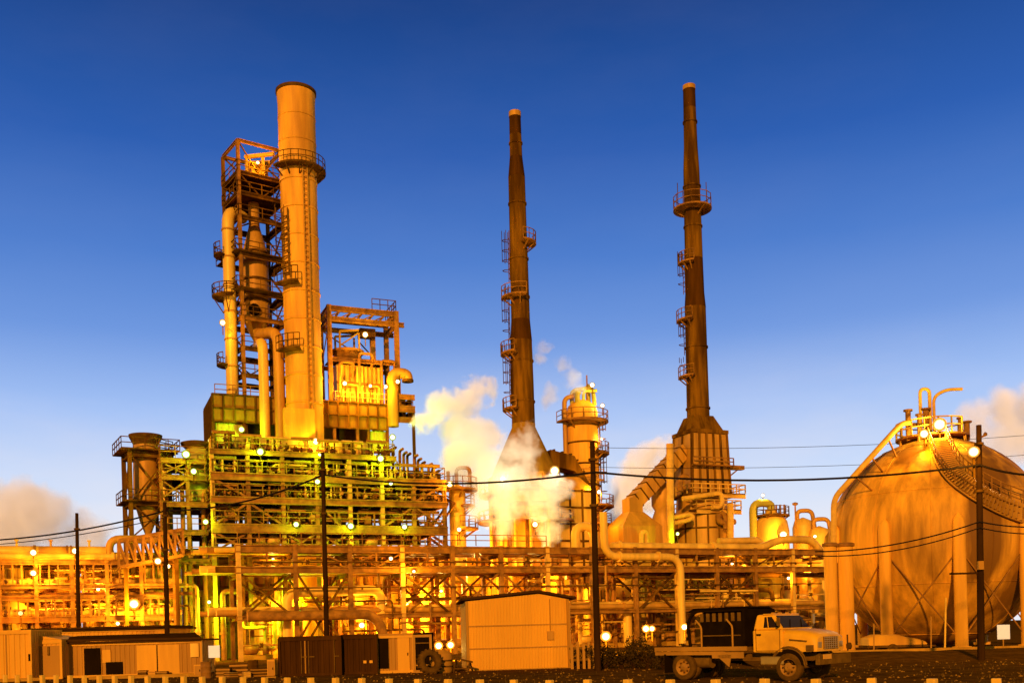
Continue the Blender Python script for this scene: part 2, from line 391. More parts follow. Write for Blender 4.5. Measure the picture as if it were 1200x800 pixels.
# ------------------------------------------------------------------ braced steel tower beside the stack
TY = R(35); tc_, ts_ = math.cos(TY), math.sin(TY)
fc = axis(286, 440, 14.5)
def TG(a, b2, z=0): return V((fc.x+a*tc_-b2*ts_, fc.y+a*ts_+b2*tc_, z))
twa, twb = 5.0, 4.6
t = T('steel_tower', 'dark braced open steel tower rising left of the tan smokestack', 'steel tower', TG(twa/2, twb/2))
ztop = zax(fc, 164)
for a, c in ((0, 0), (twa, 0), (0, twb), (twa, twb)):
    b = MB(); b.ib(TG(a, c, 0), TG(a, c, ztop), .34, .36, .08, TY); b.build('column', 'stackrust' if c or a else 'steel', t)
lv = [164, 202, 226, 254, 298, 341, 372, 408, 440]
for i, py in enumerate(lv):
    z = zax(fc, py); b = MB(); cs = [TG(0, 0, z), TG(twa, 0, z), TG(twa, twb, z), TG(0, twb, z)]
    for k in range(4): b.ib(cs[k], cs[(k+1) % 4], .24, .34)
    b.build('ring_beam', 'steel' if i in (0, 4, 6) else 'stackrust', t)
    if i:
        ov = .8 if i in (4, 5) else .18
        b = MB(); z += .24
        if i in (1, 2): b.box(TG(twa/2, twb/2, z), (twa+2*ov, twb+2*ov, .1), TY)
        else:
            for a0, a1, c0, c1 in ((-ov, twa+ov, -ov, .5), (-ov, twa+ov, twb-.5, twb+ov), (-ov, .45, .5, twb-.5), (twa-.45, twa+ov, .5, twb-.5)):
                b.box(TG((a0+a1)/2, (c0+c1)/2, z), (a1-a0, c1-c0, .1), TY)
        dk = b.build('deck', 'dark', t)
        b = MB(); b.rail([TG(-ov, twb+ov, z), TG(-ov, -ov, z), TG(twa+ov, -ov, z), TG(twa+ov, twb+ov, z)], 1.1, 1.4); b.build('railing', 'stackrust', dk)
for i in range(len(lv)-1):
    z0, z1 = zax(fc, lv[i+1]), zax(fc, lv[i]); b = MB()
    for A, B in (((0, 0), (0, twb)), ((0, twb), (twa, twb)), ((twa, 0), (twa, twb))):
        if i % 2: b.bar(TG(*A, z0), TG(*B, z1), .13); b.bar(TG(*B, z0), TG(*A, z1), .13)
        else: b.bar(TG(*A, z0), TG(*B, z1), .15)
    if i in (0, 1): b.bar(TG(0, 0, z1), TG(twa*.5, 0, z0), .13); b.bar(TG(twa, 0, z1), TG(twa*.5, 0, z0), .13)
    b.build('cross_brace', 'stackrust', t)
# vessel hung in the tower
p = flat(TG(2.35, 1.9))
t = T('reactor_vessel', 'brown stepped reactor vessel hanging inside the braced steel tower', 'vessel', p+Z(zax(p, 400)))
b = MB(); b.lathe(p, prof(p, [(402, 3), (384, 11), (374, 14.5), (372, 15), (292, 15), (266, 7), (262, 6.2), (236, 6.2)]), 26); sh = b.build('shell', 'insul2', t)
b = MB()
for py in (355, 330, 298): r = 15.3*p.y/F; z = zax(p, py); b.lathe(p, [(r-.1, z-.12), (r+.08, z-.12), (r+.08, z+.12), (r-.1, z+.12)], 26, caps=False)
b.build_each('stiffener_ring', 'stackrust', sh)
b = MB(); d = V((.1, -.99, 0)); b.lathe(p+d*(15*p.y/F-.1)+Z(zax(p, 368)), [(.62, 0), (.62, .5), (.5, .5), (.45, .15)], 14, ax=d); b.build('manhole', 'black', t)
for px, y0, rr, nm in ((309, 400, .55, 'pale thick vertical pipe dropping below the reactor vessel'), (327, 388, .6, 'thick brown standpipe between the reactor vessel and the tan smokestack')):
    q = axis(px, 440, 13.6); b = MB(); b.pipe([q+Z(zax(q, 516)), q+Z(zax(q, y0)), flat(p, zax(q, y0-4))], rr, 14); tag(b.build('standpipe', 'insul' if px == 309 else 'insul2', loc=q), nm, 'pipe')
q = axis(271, 400, 15.5)
t = T('riser_pipe', 'tall tan riser pipe on the outer left side of the braced steel tower', 'pipe', q)
b = MB(); b.pipe([q+Z(zax(q, 500)), q+Z(zax(q, 247)), flat(TG(1.5, 3), zax(q, 243))], 7.2*q.y/F, 16); b.build('tube', 'insul', t)
b = MB()
for py in range(270, 460, 32):
    z = zax(q, py); r = 7.4*q.y/F; b.lathe(q, [(r-.05, z-.08), (r+.06, z-.08), (r+.06, z+.08), (r-.05, z+.08)], 16, caps=False)
b.build_each('clamp_ring', 'insul2', t)
zz = zax(q, 348); b = MB(); b.ringdeck(q+Z(zz), .8, 1.9, .12, 100, 300, 10)
for a in (130, 200, 270): d = V((math.cos(R(a)), math.sin(R(a)), 0)); b.bar(q+d*.7+Z(zz-1.8), q+d*1.8+Z(zz-.1), .1)
pl = b.build('landing', 'stackrust', t); b = MB(); b.ringrail(q+Z(zz), 1.85, 100, 300, 1.1, 8); b.build('railing', 'stackrust', pl)
for py in (300, 428):
    b = MB(); b.ringdeck(q+Z(zax(q, py)), .7, 1.6, .12, 130, 250, 8); pl = b.build('landing', 'stackrust', t)
    b = MB(); b.ringrail(q+Z(zax(q, py)), 1.55, 130, 250, 1.1, 5); b.build('railing', 'stackrust', pl)
# ------------------------------------------------------------------ boiler house with panelled band
cb = 14.0
aL, zt = PA(248, 461, cb); _, zb = PA(248, 493, cb); a1, _ = PA(337, 480, cb); a2, _ = PA(379, 480, cb); a3, _ = PA(454, 480, cb); a4, _ = PA(486, 480, cb)
_, zf = PA(248, 521, cb)
t = T('boiler_house', 'boiler house with a band of olive panels below the tan smokestack', 'building', G(aL, cb))
def band(A, B, nm):
    k = max(3, round((B-A)/1.15)); w = (B-A)/k
    pn = MB(); pn.box(G((A+B)/2, cb+.2, (zt+zb)/2), (B-A, .3, zt-zb), YAW); o = pn.build(nm, 'casing', t)
    r_ = MB()
    for i in range(k+1): x = A+i*w; r_.box(G(x, cb-.02, (zt+zb)/2), (.14, .3, zt-zb+.05), YAW)
    for z in (zb, (zt+zb)/2, zt): r_.box(G((A+B)/2, cb-.03, z), (B-A, .26, .14), YAW)
    r_.build('panel_seam', 'stackrust', o)
band(aL, a1-.1, 'panel_band'); band(a2-.6, a3, 'panel_band')
b = MB(); b.box(G(aL+.15, cb+4, (zt+zf)/2), (.3, 7.4, zt-zf), YAW); b.build('side_wall', 'dark', t)
b = MB(); b.box(G((aL+a4)/2, cb+4.2, zt-.1), (a4-aL-.4, 7.6, .2), YAW); b.build('roof', 'deck', t)
b = MB(); b.box(G((aL+a3)/2, cb+7.9, (zt+zf)/2), (a3-aL, .3, zt-zf-.3), YAW); b.build('rear_wall', 'casing', t)
b = MB(); x, _ = PA(286, 505, cb); b.corr(G(aL+.35, cb+.3), G(x, cb+.3), zf, zb-.1, .5, .06); b.build('cladding_wall', 'greenlit', t)
b = MB(); x, _ = PA(431, 505, cb); b.corr(G(x, cb+.3), G(a3, cb+.3), zf, zb-.1, .5, .06); b.build('cladding_wall', 'greenlit', t)
for px in (250, 286, 392, 419, 432, 454, 485):
    x, _ = PA(px, 500, cb); b = MB(); b.ib(G(x, cb+.1, 0), G(x, cb+.1, zt if px > 450 else zb-.05), .3, .3, .07); b.build('column', 'steel' if px in (419, 392) else 'stackrust', t)
for py, w in ((478, .45), (491, .3), (464, .3)):
    _, z = PA(454, py, cb); b = MB(); b.ib(G(a3, cb-.1, z), G(a4, cb-.1, z), .3, w+.3); b.build('beam', 'steel', t)
for py in (470, 485):
    _, z = PA(454, py, cb); b = MB()
    for k in range(4): b.box(G(a3+.6+k*.75, cb+1.2, z), (.5, 1.2, .9), YAW)
    b.build('duct_box', 'dark', t)
b = MB(); x0, z0 = PA(252, 460, cb); x1, _ = PA(484, 460, cb); b.rail([G(x0, cb+.2, zt), G(a1-2, cb+.2, zt)], 1.1, 1.6); b.build('railing', 'steel', t); b = MB(); b.rail([G(a2+7.5, cb+.2, zt), G(x1, cb+.2, zt), G(x1, cb+7, zt)], 1.1, 1.6); b.build('railing', 'steel', t)
for (px, py, w_, h_) in ((300, 505, 2.2, 2.0), (316, 510, 1.2, 1.6), (405, 506, 1.8, 1.4), (443, 512, 1.0, 1.4)):
    P = pt(px, py, cb+3.2); b = MB(); b.box(P, (w_, 1.5, h_+1.5), YAW); b.box(P+Z(h_*.5+.9), (w_*.5, .8, .5), YAW); b.build('burner_box', 'dark', t)
ZROOF = zt
# ------------------------------------------------------------------ gantry frame on the roof
gb = 14.6
g0, z1 = PA(385, 357, gb); g1, _ = PA(464, 366, gb)
t = T('gantry_frame', 'open orange steel gantry frame on the boiler house roof', 'steel frame', G((g0+g1)/2, gb+2, ZROOF))
gd = 4.2
for a, c in ((g0, 0), (g1, 0), (g0, gd), (g1, gd)):
    b = MB(); b.ib(G(a, gb+c, ZROOF), G(a, gb+c, z1), .5, .5, .12); b.build('column', 'steel', t)
for z, h_ in ((z1-.35, .6), (z1-1.5, .5)):
    for c in (0, gd): b = MB(); b.ib(G(g0-.2, gb+c, z), G(g1+(.9 if z < z1-1 else .2), gb+c, z), .4, h_); b.build('top_beam', 'steel', t)
    for a in (g0, g1): b = MB(); b.ib(G(a, gb+.2, z), G(a, gb+gd-.2, z), .4, h_); b.build('cross_beam', 'steel', t)
b = MB()
for k in range(1, 6): b.bar(G(g0+(g1-g0)*k/6, gb, z1-.5), G(g0+(g1-g0)*k/6, gb+gd, z1-.5), .18)
for k in range(6): b.bar(G(g0+(g1-g0)*k/6, gb, z1-1.3), G(g0+(g1-g0)*(k+1)/6, gb, z1-.6), .12)
b.build('roof_bracing', 'steel', t)
_, zm = PA(385, 420, gb)
for c in (0, gd): b = MB(); b.ib(G(g0, gb+c, zm), G(g1, gb+c, zm), .3, .45); b.build('middle_beam', 'steel', t)
b = MB(); b.bar(G(g0, gb+gd, z1-1.6), G(g0+4, gb+gd, zm+2), .12); b.bar(G(g1, gb+gd, zm), G(g1-3.3, gb+gd, zm+3.4), .12); b.bar(G(g0, gb, z1-1.6), G(g0, gb+gd, zm), .1); b.build('cross_brace', 'steel', t)
b = MB(); b.box(G((g0+g1)/2, gb+gd/2, zm+.3), (g1-g0-.6, gd-.5, .1), YAW); b.build('deck', 'deck', t)
x, _ = PA(436, 360, gb); b = MB(); b.rail([G(x, gb, z1), G(g1, gb, z1), G(g1, gb+gd, z1)], 1.2, .9); b.build('railing', 'dark', t)
x0, z0 = PA(442, 372, gb); b = MB(); b.ib(G(x0, gb+2.2, zm), G(x0, gb+2.2, z1-1.6), .55, .55, .1); b.build('hoist_post', 'steel', t)
b = MB(); b.box(G(x0-.8, gb+1.8, z1-2.3), (1.8, 1.2, .9), YAW); b.build('hoist_trolley', 'dark', t)
# equipment in the gantry
x, z = PA(408, 410, gb+1.4)
t = T('fan_unit', 'dark framed fan unit under the orange gantry frame', 'fan', G(x, gb+1.4, zm+.36))
b = MB(); zz = zm+.36
b.lathe(G(x, gb+1.8, zz), [(1.2, 0), (1.6, .35), (1.6, .8), (1.9, .85), (1.9, 1.1), (1.0, 1.1)], 18); b.build('base', 'steel', t)
b = MB()
for i, j in ((-1, -1), (1, -1), (1, 1), (-1, 1)): b.bar(G(x+i*1.1, gb+1.8+j*1.1, zz+1.1), G(x+i*1.1, gb+1.8+j*1.1, zz+3.0), .2)
b.bar(G(x-1.1, gb+.7, zz+3), G(x+1.1, gb+.7, zz+3.3), .22); b.bar(G(x-1.1, gb+2.9, zz+3), G(x+1.1, gb+2.9, zz+3.3), .22); b.bar(G(x-1.1, gb+.7, zz+1.4), G(x+1.1, gb+.7, zz+3), .16)
b.build('frame', 'casing', t)
for i, (px, py, w_, d_, lab) in enumerate(((408, 443, 3.0, 2.6, 'pale ribbed process box lit by a lamp, left under the gantry frame'), (434, 441, 2.4, 2.4, 'pale ribbed process box lit by lamps, right under the gantry frame'))):
    x, _ = PA(px, 440, gb+1.5); t = T('process_box', lab, 'equipment box', G(x, gb+1.8, ZROOF))
    hgt = zm-ZROOF-.35; b = MB(); b.box(G(x, gb+2, ZROOF+hgt*.5), (w_, d_, hgt), YAW); b.build('body', 'insul', t)
    b = MB()
    for k in range(5): b.box(G(x-w_*.4+k*w_*.2, gb+2-d_/2-.03, ZROOF+hgt*.5), (.14, .16, hgt*.96), YAW)
    b.box(G(x, gb+2-d_/2-.05, ZROOF+hgt*.55), (w_+.1, .2, .25), YAW); b.build('stiffener', 'steel', t)
    b = MB(); b.pipe([G(x-w_*.3, gb+.4, ZROOF), G(x-w_*.3, gb+.4, ZROOF+2.2), G(x+w_*.3, gb+.4, ZROOF+2.2), G(x+w_*.3, gb+.4, ZROOF+.2)], .16, 8); b.build('pipework', 'pale', t)
q = axis(460, 460, gb-.9)
t = T('vent_pipe', 'hooked fat vent pipe at the right foot of the gantry frame', 'pipe', q+Z(ZROOF-2.5))
b = MB(); z = zax(q, 437); b.pipe([q+Z(ZROOF-2.5), q+Z(z), q+V((1.6, .4, z)), q+V((1.7, .45, z-.7))], .62, 16, .9); b.build('tube', 'insul2', t)
b = MB(); b.lathe(q+V((1.7, .45, z-.7)), [(.5, -.25), (.66, -.25), (.66, 0), (.5, 0)], 16, caps=False); b.build('mouth_rim', 'dark', t)

c = TG(2.9, 2.2, zax(fc, 201)+.4); t = T('winch_unit', 'lamp-lit pale winch frame in the top cage of the braced tower', 'winch', c)
b = MB()
for i, j in ((-1, -1), (1, -1), (1, 1), (-1, 1)): b.bar(c+V((i*.9, j*.7, 0)), c+V((i*.9, j*.7, 2.3)), .28, yaw=TY)
b.bar(c+V((-1.1, -.7, 2.4)), c+V((2.2, -.7, 2.7)), .35); b.bar(c+V((-1.1, .7, 2.4)), c+V((1.4, .7, 2.4)), .35); b.build('frame', 'pale', t)
b = MB(); b.box(c+Z(.6), (1.5, 1.1, 1.1), TY); b.build('gearbox', 'insul', t); b = MB(); b.lathe(c+V((-.6, -.2, 1.6)), [(.5, 0), (.5, .1), (.35, .12), (.35, 1.1), (.5, 1.12), (.5, 1.2)], 16, ax=(1, 0, 0)); b.build('rope_drum', 'insul2', t)

for i, (px, z0_, z1_, lb) in enumerate(((398, 0, 4.5, 'thin upright pipe left of the left process box'), (421, 0, 5.6, 'thin upright pipe between the process boxes'), (447, 0, 5.0, 'thin upright pipe right of the right process box'))):
    a, _ = PA(px, 445, gb-.2); root = T('standpipe', lb, 'pipe', G(a, gb-.4, ZROOF)); b = MB(); b.pipe([G(a, gb-.4, ZROOF), G(a, gb-.4, ZROOF+z1_), G(a+1.6, gb-.4, ZROOF+z1_), G(a+1.6, gb+.4, ZROOF+z1_-1.5)], .16, 8); b.build('tube', 'steel', root)
    b = MB(); b.rail([G(a-.6, gb-.6, ZROOF+.05), G(a+1.9, gb-.6, ZROOF+.05)], 1.1, .9, .035); b.build('guard_rail', 'pale', root)
def thing_pipe(pts, r, m, label, name='pipe', bend=None, n=10, flange=None, group=None):
    """a pipe run; flange: list of (point, direction) for collars"""
    root = T(name, label, 'pipe', V(pts[0]), group)
    b = MB(); b.pipe(pts, r, n, bend); b.build('tube', m, root)
    for P, d in (flange or []):
        b = MB(); b.lathe(P, [(r*.95, -.12), (r*1.45, -.12), (r*1.45, .12), (r*.95, .12)], 14, ax=d, smooth=False, caps=False); b.build('flange', m, root)
    return root
E1 = V((ca, sa, 0)); E2 = V((-sa, ca, 0))
# ------------------------------------------------------------------ front pipe rack
aR0 = 0.0; aR1, _ = PA(972, 700, 0); NB = 13; bay = (aR1-aR0)/NB; RD = 5.0
_, zA = PA(279, 638, 0); _, zB = PA(279, 664, 0); zC = 4.0
t = T('pipe_rack', 'long orange steel pipe rack running across the front of the plant', 'pipe rack', G(aR1/2, RD/2))
for i in range(NB+1):
    for c in (0, RD):
        if c and i > 9: continue
        b = MB(); b.ib(G(i*bay, c, 0), G(i*bay, c, zA+.1), .42 if c == 0 else .36, .42, .09); b.build('column', 'pale' if i % 3 == 0 and c == 0 else 'steel', t)
for c in (0, RD):
    for z, h in ((zA-.35, .7), (zB-.3, .62), (zC, .4)):
        b = MB(); b.ib(G(-.3, c-.03, z), G(aR1+.2, c-.03, z), .45, h); b.build('longitudinal_beam', 'steel', t)
for i in range(NB+1):
    for z in (zA-.9, zB-.75, zC):
        b = MB(); b.ib(G(i*bay, .25, z), G(i*bay, RD-.25, z), .3, .4); b.build('cross_beam', 'stackrust', t)
for i, zz0, zz1 in ((0, zC, zB-.6), (1, .3, zB-.6), (3, zC, zB-.6), (4, zC, zB-.6), (5, zC, zB-.6), (8, zC, zB-.6), (10, zC, zB-.6)):
    for c in (0, RD):
        b = MB(); A, B = G(i*bay+.2, c, zz0), G((i+1)*bay-.2, c, zz1); A2, B2 = G(i*bay+.2, c+.16, zz1), G((i+1)*bay-.2, c+.16, zz0)
        b.bar(A, B, .2); b.bar(A2, B2, .2); b.build('cross_brace', 'steel' if i in (4, 5) else 'stackrust', t)
for i in range(0, NB):
    b = MB(); k = 2
    for j in range(k):
        x0, x1 = i*bay+j*bay/k, i*bay+(j+1)*bay/k
        if j: b.bar(G(x0, 0, zB), G(x0, 0, zA-.6), .18)
        if i % 3 == 2: b.bar(G(x0, .1, zB), G(x1, .1, zA-.7), .15)
        elif i % 3 == 1 and j: b.bar(G(x1, .1, zB), G(x0, .1, zA-.7), .15)
    b.build('truss_web', 'steel', t)
b = MB(); b.box(G(aR1*.26, 2.6, zA+.02), (aR1*.5, 4.2, .08), YAW); b.build('walkway', 'deck', t)
b = MB(); b.rail([G(0, .1, zA+.1), G(bay*6, .1, zA+.1)], 1.1, 2.0, .04); b.build('railing', 'steel', t)
# pipes lying on the rack
zt1, zt2, zt3 = zA-.65, zB-.5, zC+.25
rows = [(zt1, [(.7, .22, 'insul', 'silver-tan'), (1.5, .3, 'steel', 'rusty'), (2.5, .36, 'insul2', 'dull brown'), (3.6, .25, 'pale', 'pale'), (4.4, .3, 'stackrust', 'dark rusted')], 'top'),
        (zt2, [(.6, .3, 'stackrust', 'dark rusted'), (1.5, .25, 'pale', 'pale'), (2.4, .4, 'insul', 'silver-tan'), (3.5, .3, 'steel', 'rusty'), (4.3, .2, 'insul2', 'dull brown')], 'middle'),
        (zt3, [(.8, .3, 'insul2', 'dull brown'), (2.0, .45, 'insul', 'silver-tan'), (3.4, .3, 'steel', 'rusty')], 'lowest')]
for z, lst, nm in rows:
    for k, (c, r, m, cn) in enumerate(lst):
        e = aR1-(.4+k*.7)
        thing_pipe([G(-2-k*.6, c, z+r), G(e, c, z+r)], r, m, f'{cn} straight pipe along the {nm} tier of the front pipe rack', flange=[(G(aR1*f, c, z+r), E1) for f in (.25, .6, .85)])
# big pipes over the right half of the rack
x0, z0 = PA(707, 600, -.7); x1, z1 = PA(707, 652, -.7); x2, _ = PA(797, 652, -.7)
thing_pipe([G(x0, -.7, z0), G(x0, -.7, z1), G(x2, -.7, z1), G(x2, -.7, .3)], .42, 'insul', 'pale pipe with two elbows dropping in front of the right rack columns', bend=1.7, n=14, flange=[(G((x1+x2)/2+2, -.7, z1), E1), (G(x1+1.9, -.7, z1), E1)])
x0, z0 = PA(716, 640, .4); x1, _ = PA(893, 640, .4); x3, z3 = PA(952, 633, .4)
thing_pipe([G(x0, .4, z0), G(x1, .4, z0), G(x1+2.5, .4, z0+1.0), G(x3, .4, z0+1.0), G(x3+1.6, .4, z0-1), G(x3+6, .4, z0-1.2)], .45, 'insul', 'long pale pipe on top of the rack that kinks upward before the round tank', bend=1.2, n=14, flange=[(G(x0+1, .4, z0), E1), (G(x0+13, .4, z0), E1)])
x0, z0 = PA(842, 634, 1.4); x1, _ = PA(890, 630, 1.4)
thing_pipe([G(x0, 1.4, z0), G(x1, 1.4, z0+.2), G(x1+.6, 1.4, z0-1.2)], .4, 'pale', 'short pale bent pipe on the rack under the box-furnace stack', bend=.8)
# pipes low behind the containers and truck
x0, z0 = PA(290, 722, -1.5); x1, _ = PA(443, 718, -1.5)
thing_pipe([G(x0, -1.5, z0), G(x1, -1.5, z0), G(x1+.8, -1.5, .2)], .48, 'steel', 'rusty low pipe that turns down to the ground left of the tall shed', bend=1.6, n=12)
x0, z0 = PA(336, 694, 1.0); x1, _ = PA(446, 692, 1.0)
thing_pipe([G(x0, 1.0, .2), G(x0, 1.0, z0), G(x1, 1.0, z0+.2), G(x1, 1.0, .2)], .5, 'insul', 'fat pale pipe crossing low between the left rack columns', bend=1.2, n=14)
for k, (pa, pb, py, r, m, lb) in enumerate(((735, 828, 711, .5, 'insul', 'fat pale pipe above the dark shrubs'), (770, 905, 692, .28, 'stackrust', 'thin dark pipe above the truck tarp'), (745, 970, 674, .3, 'steel', 'rusty pipe on hangers behind the vertical pale pipe'), (880, 925, 711, .35, 'pale', 'short pale pipe over the truck cab roof'), (848, 970, 727, .25, 'steel', 'thin rusty pipe low behind the truck cab'))):
    x0, z0 = PA(pa, py, 1.2+.5*k); x1, _ = PA(pb, py, 1.2+.5*k); thing_pipe([G(x0, 1.2+.5*k, .2), G(x0, 1.2+.5*k, z0), G(x1, 1.2+.5*k, z0), G(x1, 1.2+.5*k, .2)], r, m, lb, bend=.9)
# ------------------------------------------------------------------ process platform
pb0 = 7.0; PD = 11.0
p0, L2 = PA(250, 613, pb0); _, L3 = PA(250, 581, pb0); _, L4 = PA(250, 553, pb0); _, L5 = PA(250, 526, pb0); p1, _ = PA(521, 600, pb0); L1 = zA+.05
NP = 7; pb_ = (p1-p0)/NP
t = T('process_platform', 'many-tiered orange steel process platform above the left half of the rack', 'steel platform', G((p0+p1)/2, pb0+PD/2))
tops = [L5+1, L5+.3, L5+.3, L5, L5, L5-.2, L4, L4]
for i in range(NP+1):
    for c in (0, PD/2, PD):
        b = MB(); b.ib(G(p0+i*pb_, pb0+c, 0), G(p0+i*pb_, pb0+c, tops[i]), .4, .4, .09); b.build('column', 'pale' if (i in (0, 4, 5) and c == 0) else 'steel', t)
for li, (z, e0, e1) in enumerate(((L1, 0, NP), (L2, 0, NP), (L3, 0, NP), (L4, 0, NP), (L5, 0, NP-1.6))):
    A, B = p0+e0*pb_, p0+e1*pb_; hh = (.6, .95, .7, .75, .5)[li]
    for c in (0, PD):
        b = MB(); b.ib(G(A-.2, pb0+c-.25, z-hh/2), G(B+.2, pb0+c-.25, z-hh/2), .4, hh); b.build('edge_beam', 'steel', t)
    for a in (A, B): b = MB(); b.ib(G(a, pb0, z-.3), G(a, pb0+PD, z-.3), .35, .5); b.build('end_beam', 'steel', t)
    b = MB(); b.box(G((A+B)/2, pb0+PD/2, z+.04), (B-A, PD-.3, .1), YAW); dk = b.build('deck', 'deck', t)
    b = MB(); b.rail([G(A, pb0+PD, z+.1), G(A, pb0-.35, z+.1), G(B, pb0-.35, z+.1), G(B, pb0+PD, z+.1)], 1.15, 2.3, .04); b.build('railing', 'casing' if li > 2 else 'steel', dk)
for i, z0, z1, up in ((0, L1, L2-.9, 1), (2, L1, L2-.9, 0), (0, L2, L3-.7, 0), (1, L2, L3-.7, 1), (3, L2-.9, L3-.7, 1), (5, L2, L3-.7, 0), (6, L2, L3-.7, 1), (3, L1, L2-.9, 1), (0, L3, L4-.7, 1), (6, L3, L4-.7, 0)):
    b = MB(); x0, x1 = p0+i*pb_+.2, p0+(i+1)*pb_-.2; c = pb0-.05
    if up: x0, x1 = x1, x0
    b.bar(G(x0, c, z0), G(x1, c, z1), .22)
    if z0 == L1: b.bar(G(x1, c+.2, z0), G(x0, c+.2, z1), .2)
    b.build('cross_brace', 'steel', t)
for k in range(3):
    z0, z1 = (L1, L2, L3)[k], (L2, L3, L4)[k]; b = MB()
    for e in (-.4, .4): b.bar(G(p0+NP*pb_+1.2+e, pb0+1+8*(k % 2), z0), G(p0+NP*pb_+1.2+e, pb0+9-8*(k % 2), z1), .12, .3)
    b.build('stair', 'steel', t)
# equipment on the platform, tier by tier
rng = random.Random(5)
tiers = [(L1+.1, L2-1.0, 'lowest'), (L2+.1, L3-.8, 'second'), (L3+.1, L4-.8, 'third'), (L4+.1, L5-.5, 'fourth')]
ordn = ['first', 'second', 'third', 'fourth', 'fifth', 'sixth', 'seventh', 'eighth', 'ninth', 'tenth', 'eleventh', 'twelfth', 'thirteenth', 'fourteenth']
def drum(c, d, r, L, m, label, group, saddle_z):
    d = V(d).normalized(); root = T('heat_exchanger', label, 'heat exchanger', V((c.x, c.y, saddle_z)), group)
    b = MB(); s0 = c-d*(L/2); b.lathe(s0, [(.01, -r*.4), (r*.55, -r*.32), (r*.9, -r*.12), (r, 0), (r, L), (r*.9, L+r*.12), (r*.55, L+r*.32), (.01, L+r*.4)], 20, ax=d); b.build('shell', m, root)
    for f in (.04, .9): b = MB(); b.lathe(s0+d*(L*f), [(r*.98, 0), (r*1.15, 0), (r*1.15, .16), (r*.98, .16)], 20, ax=d, smooth=False, caps=False); b.build('flange', 'steel', root)
    for f in (.22, .78):
        q = s0+d*(L*f); b = MB(); b.box(V((q.x, q.y, (saddle_z+q.z-r*.6)/2)), (r*1.3, .3, max(.1, q.z-r*.6-saddle_z)), math.atan2(d.y, d.x)+math.pi/2); b.build('saddle', 'stackrust', root)
    b = MB(); q = s0+d*(L*.5); b.tube([q+Z(r*.9), q+Z(r+.5)], r*.22, 8); b.lathe(q+Z(r+.45), [(r*.22, 0), (r*.38, 0), (r*.38, .12), (r*.22, .12)], 10, smooth=False); b.build('nozzle', m, root)
for k, px in enumerate((305, 322, 347, 379, 414, 437)):
    a, z = PA(px, 627, pb0+.6); c = G(a, pb0+3.2, L1+1.15)
    drum(c, E2, .62, 4.6, 'insul' if k % 2 else 'insul2', f'round-ended exchanger poking out of the lowest platform tier, {ordn[k]} from its left end', 'exchangers on the lowest tier', L1+.1)
for k, px in enumerate((272, 306, 334, 372, 402, 430, 466)):
    a, z = PA(px, 600, pb0+1.2); c = G(a, pb0+4.0, L2+1.2)
    drum(c, E2, .75, 4.2, ('insul2', 'stackrust', 'steel')[k % 3], f'dark round-ended exchanger on the second platform tier, {ordn[k]} from its left end', 'exchangers on the second tier', L2+.1)
# pump skids and valves on the tiers
def manifold(c, w, h, nr, m, label, group):
    root = T('pipe_manifold', label, 'pipe manifold', c, group)
    b = MB(); b.tube([c+E1*(-w/2)+Z(h), c+E1*(w/2)+Z(h)], .17, 8); b.tube([c+E1*(-w/2)+Z(h*.35)+E2*.5, c+E1*(w/2)+Z(h*.35)+E2*.5], .14, 8); b.build('header', m, root)
    for i in range(nr):
        q = c+E1*(-w/2+w*(i+rng.uniform(.1, .9))/nr)+E2*rng.uniform(-.2, .9); hh0 = h; h = h*rng.choice((1, 1, .7, .5, 1.1)); b = MB(); b.pipe([q+Z(0), q+Z(h*.7), q+Z(h)+E2*.05], rng.uniform(.07, .13), 8)
        zz = h*rng.uniform(.15, .7)
        if rng.random() < .45:
            b.lathe(q+Z(zz), [(.05, -.22), (.24, -.2), (.12, 0), (.24, .2), (.05, .22)], 8)
            b.bar(q+Z(zz), q+Z(zz)-E2*.4, .06); b.lathe(q+Z(zz)-E2*.42, [(.2, 0), (.2, .05)], 10, ax=E2)
        elif rng.random() < .4: b.box(q+Z(zz*.7), (rng.uniform(.3, .7), .4, rng.uniform(.3, .9)), YAW)
        b.build('riser', ('pale', m, 'stackrust', 'dark', 'steel')[rng.randrange(5)], root); h = hh0
k = 0
for ti, (z0, z1, tn) in enumerate(tiers[1:] + [(L5+.1, L5+1.9, 'roof')]):
    cnt = (5, 9, 9, 7)[ti]
    for i in range(cnt):
        e = p1-p0 if ti < 3 else (p1-p0)*.76
        a = p0+e*(i+.5)/cnt
        manifold(G(a, pb0+(.9, .7, .7, .8)[ti], z0), e/cnt*.86, min(z1-z0, 2.0)*rng.uniform(.75, 1), 5, ('steel', 'insul2', 'pale')[(i+ti) % 3], f'valve manifold on the platform {tn if tn == "roof" else tn + " tier"}, {ordn[i]} from its left end', 'manifolds on the process platform')
        if ti in (1, 2):
            a2 = a+e/cnt*.45; w = e/cnt*.8; c = G(a2, pb0+5.2, z0); root = T('cooler_box', f'dark finned cooler box deep in the {tn} platform tier, {ordn[i]} from its left end', 'cooler', c, 'cooler boxes in the process platform')
            b = MB(); hh = z1-z0-.5; b.box(c+Z(hh*.5), (w, 3.2, hh), YAW); b.build('body', 'dark', root)
            b = MB()
            for j in range(5): b.box(c+Z(hh*(.15+.17*j))-E2*1.63, (w*.94, .1, .12), YAW)
            b.build('fin', 'stackrust', root)
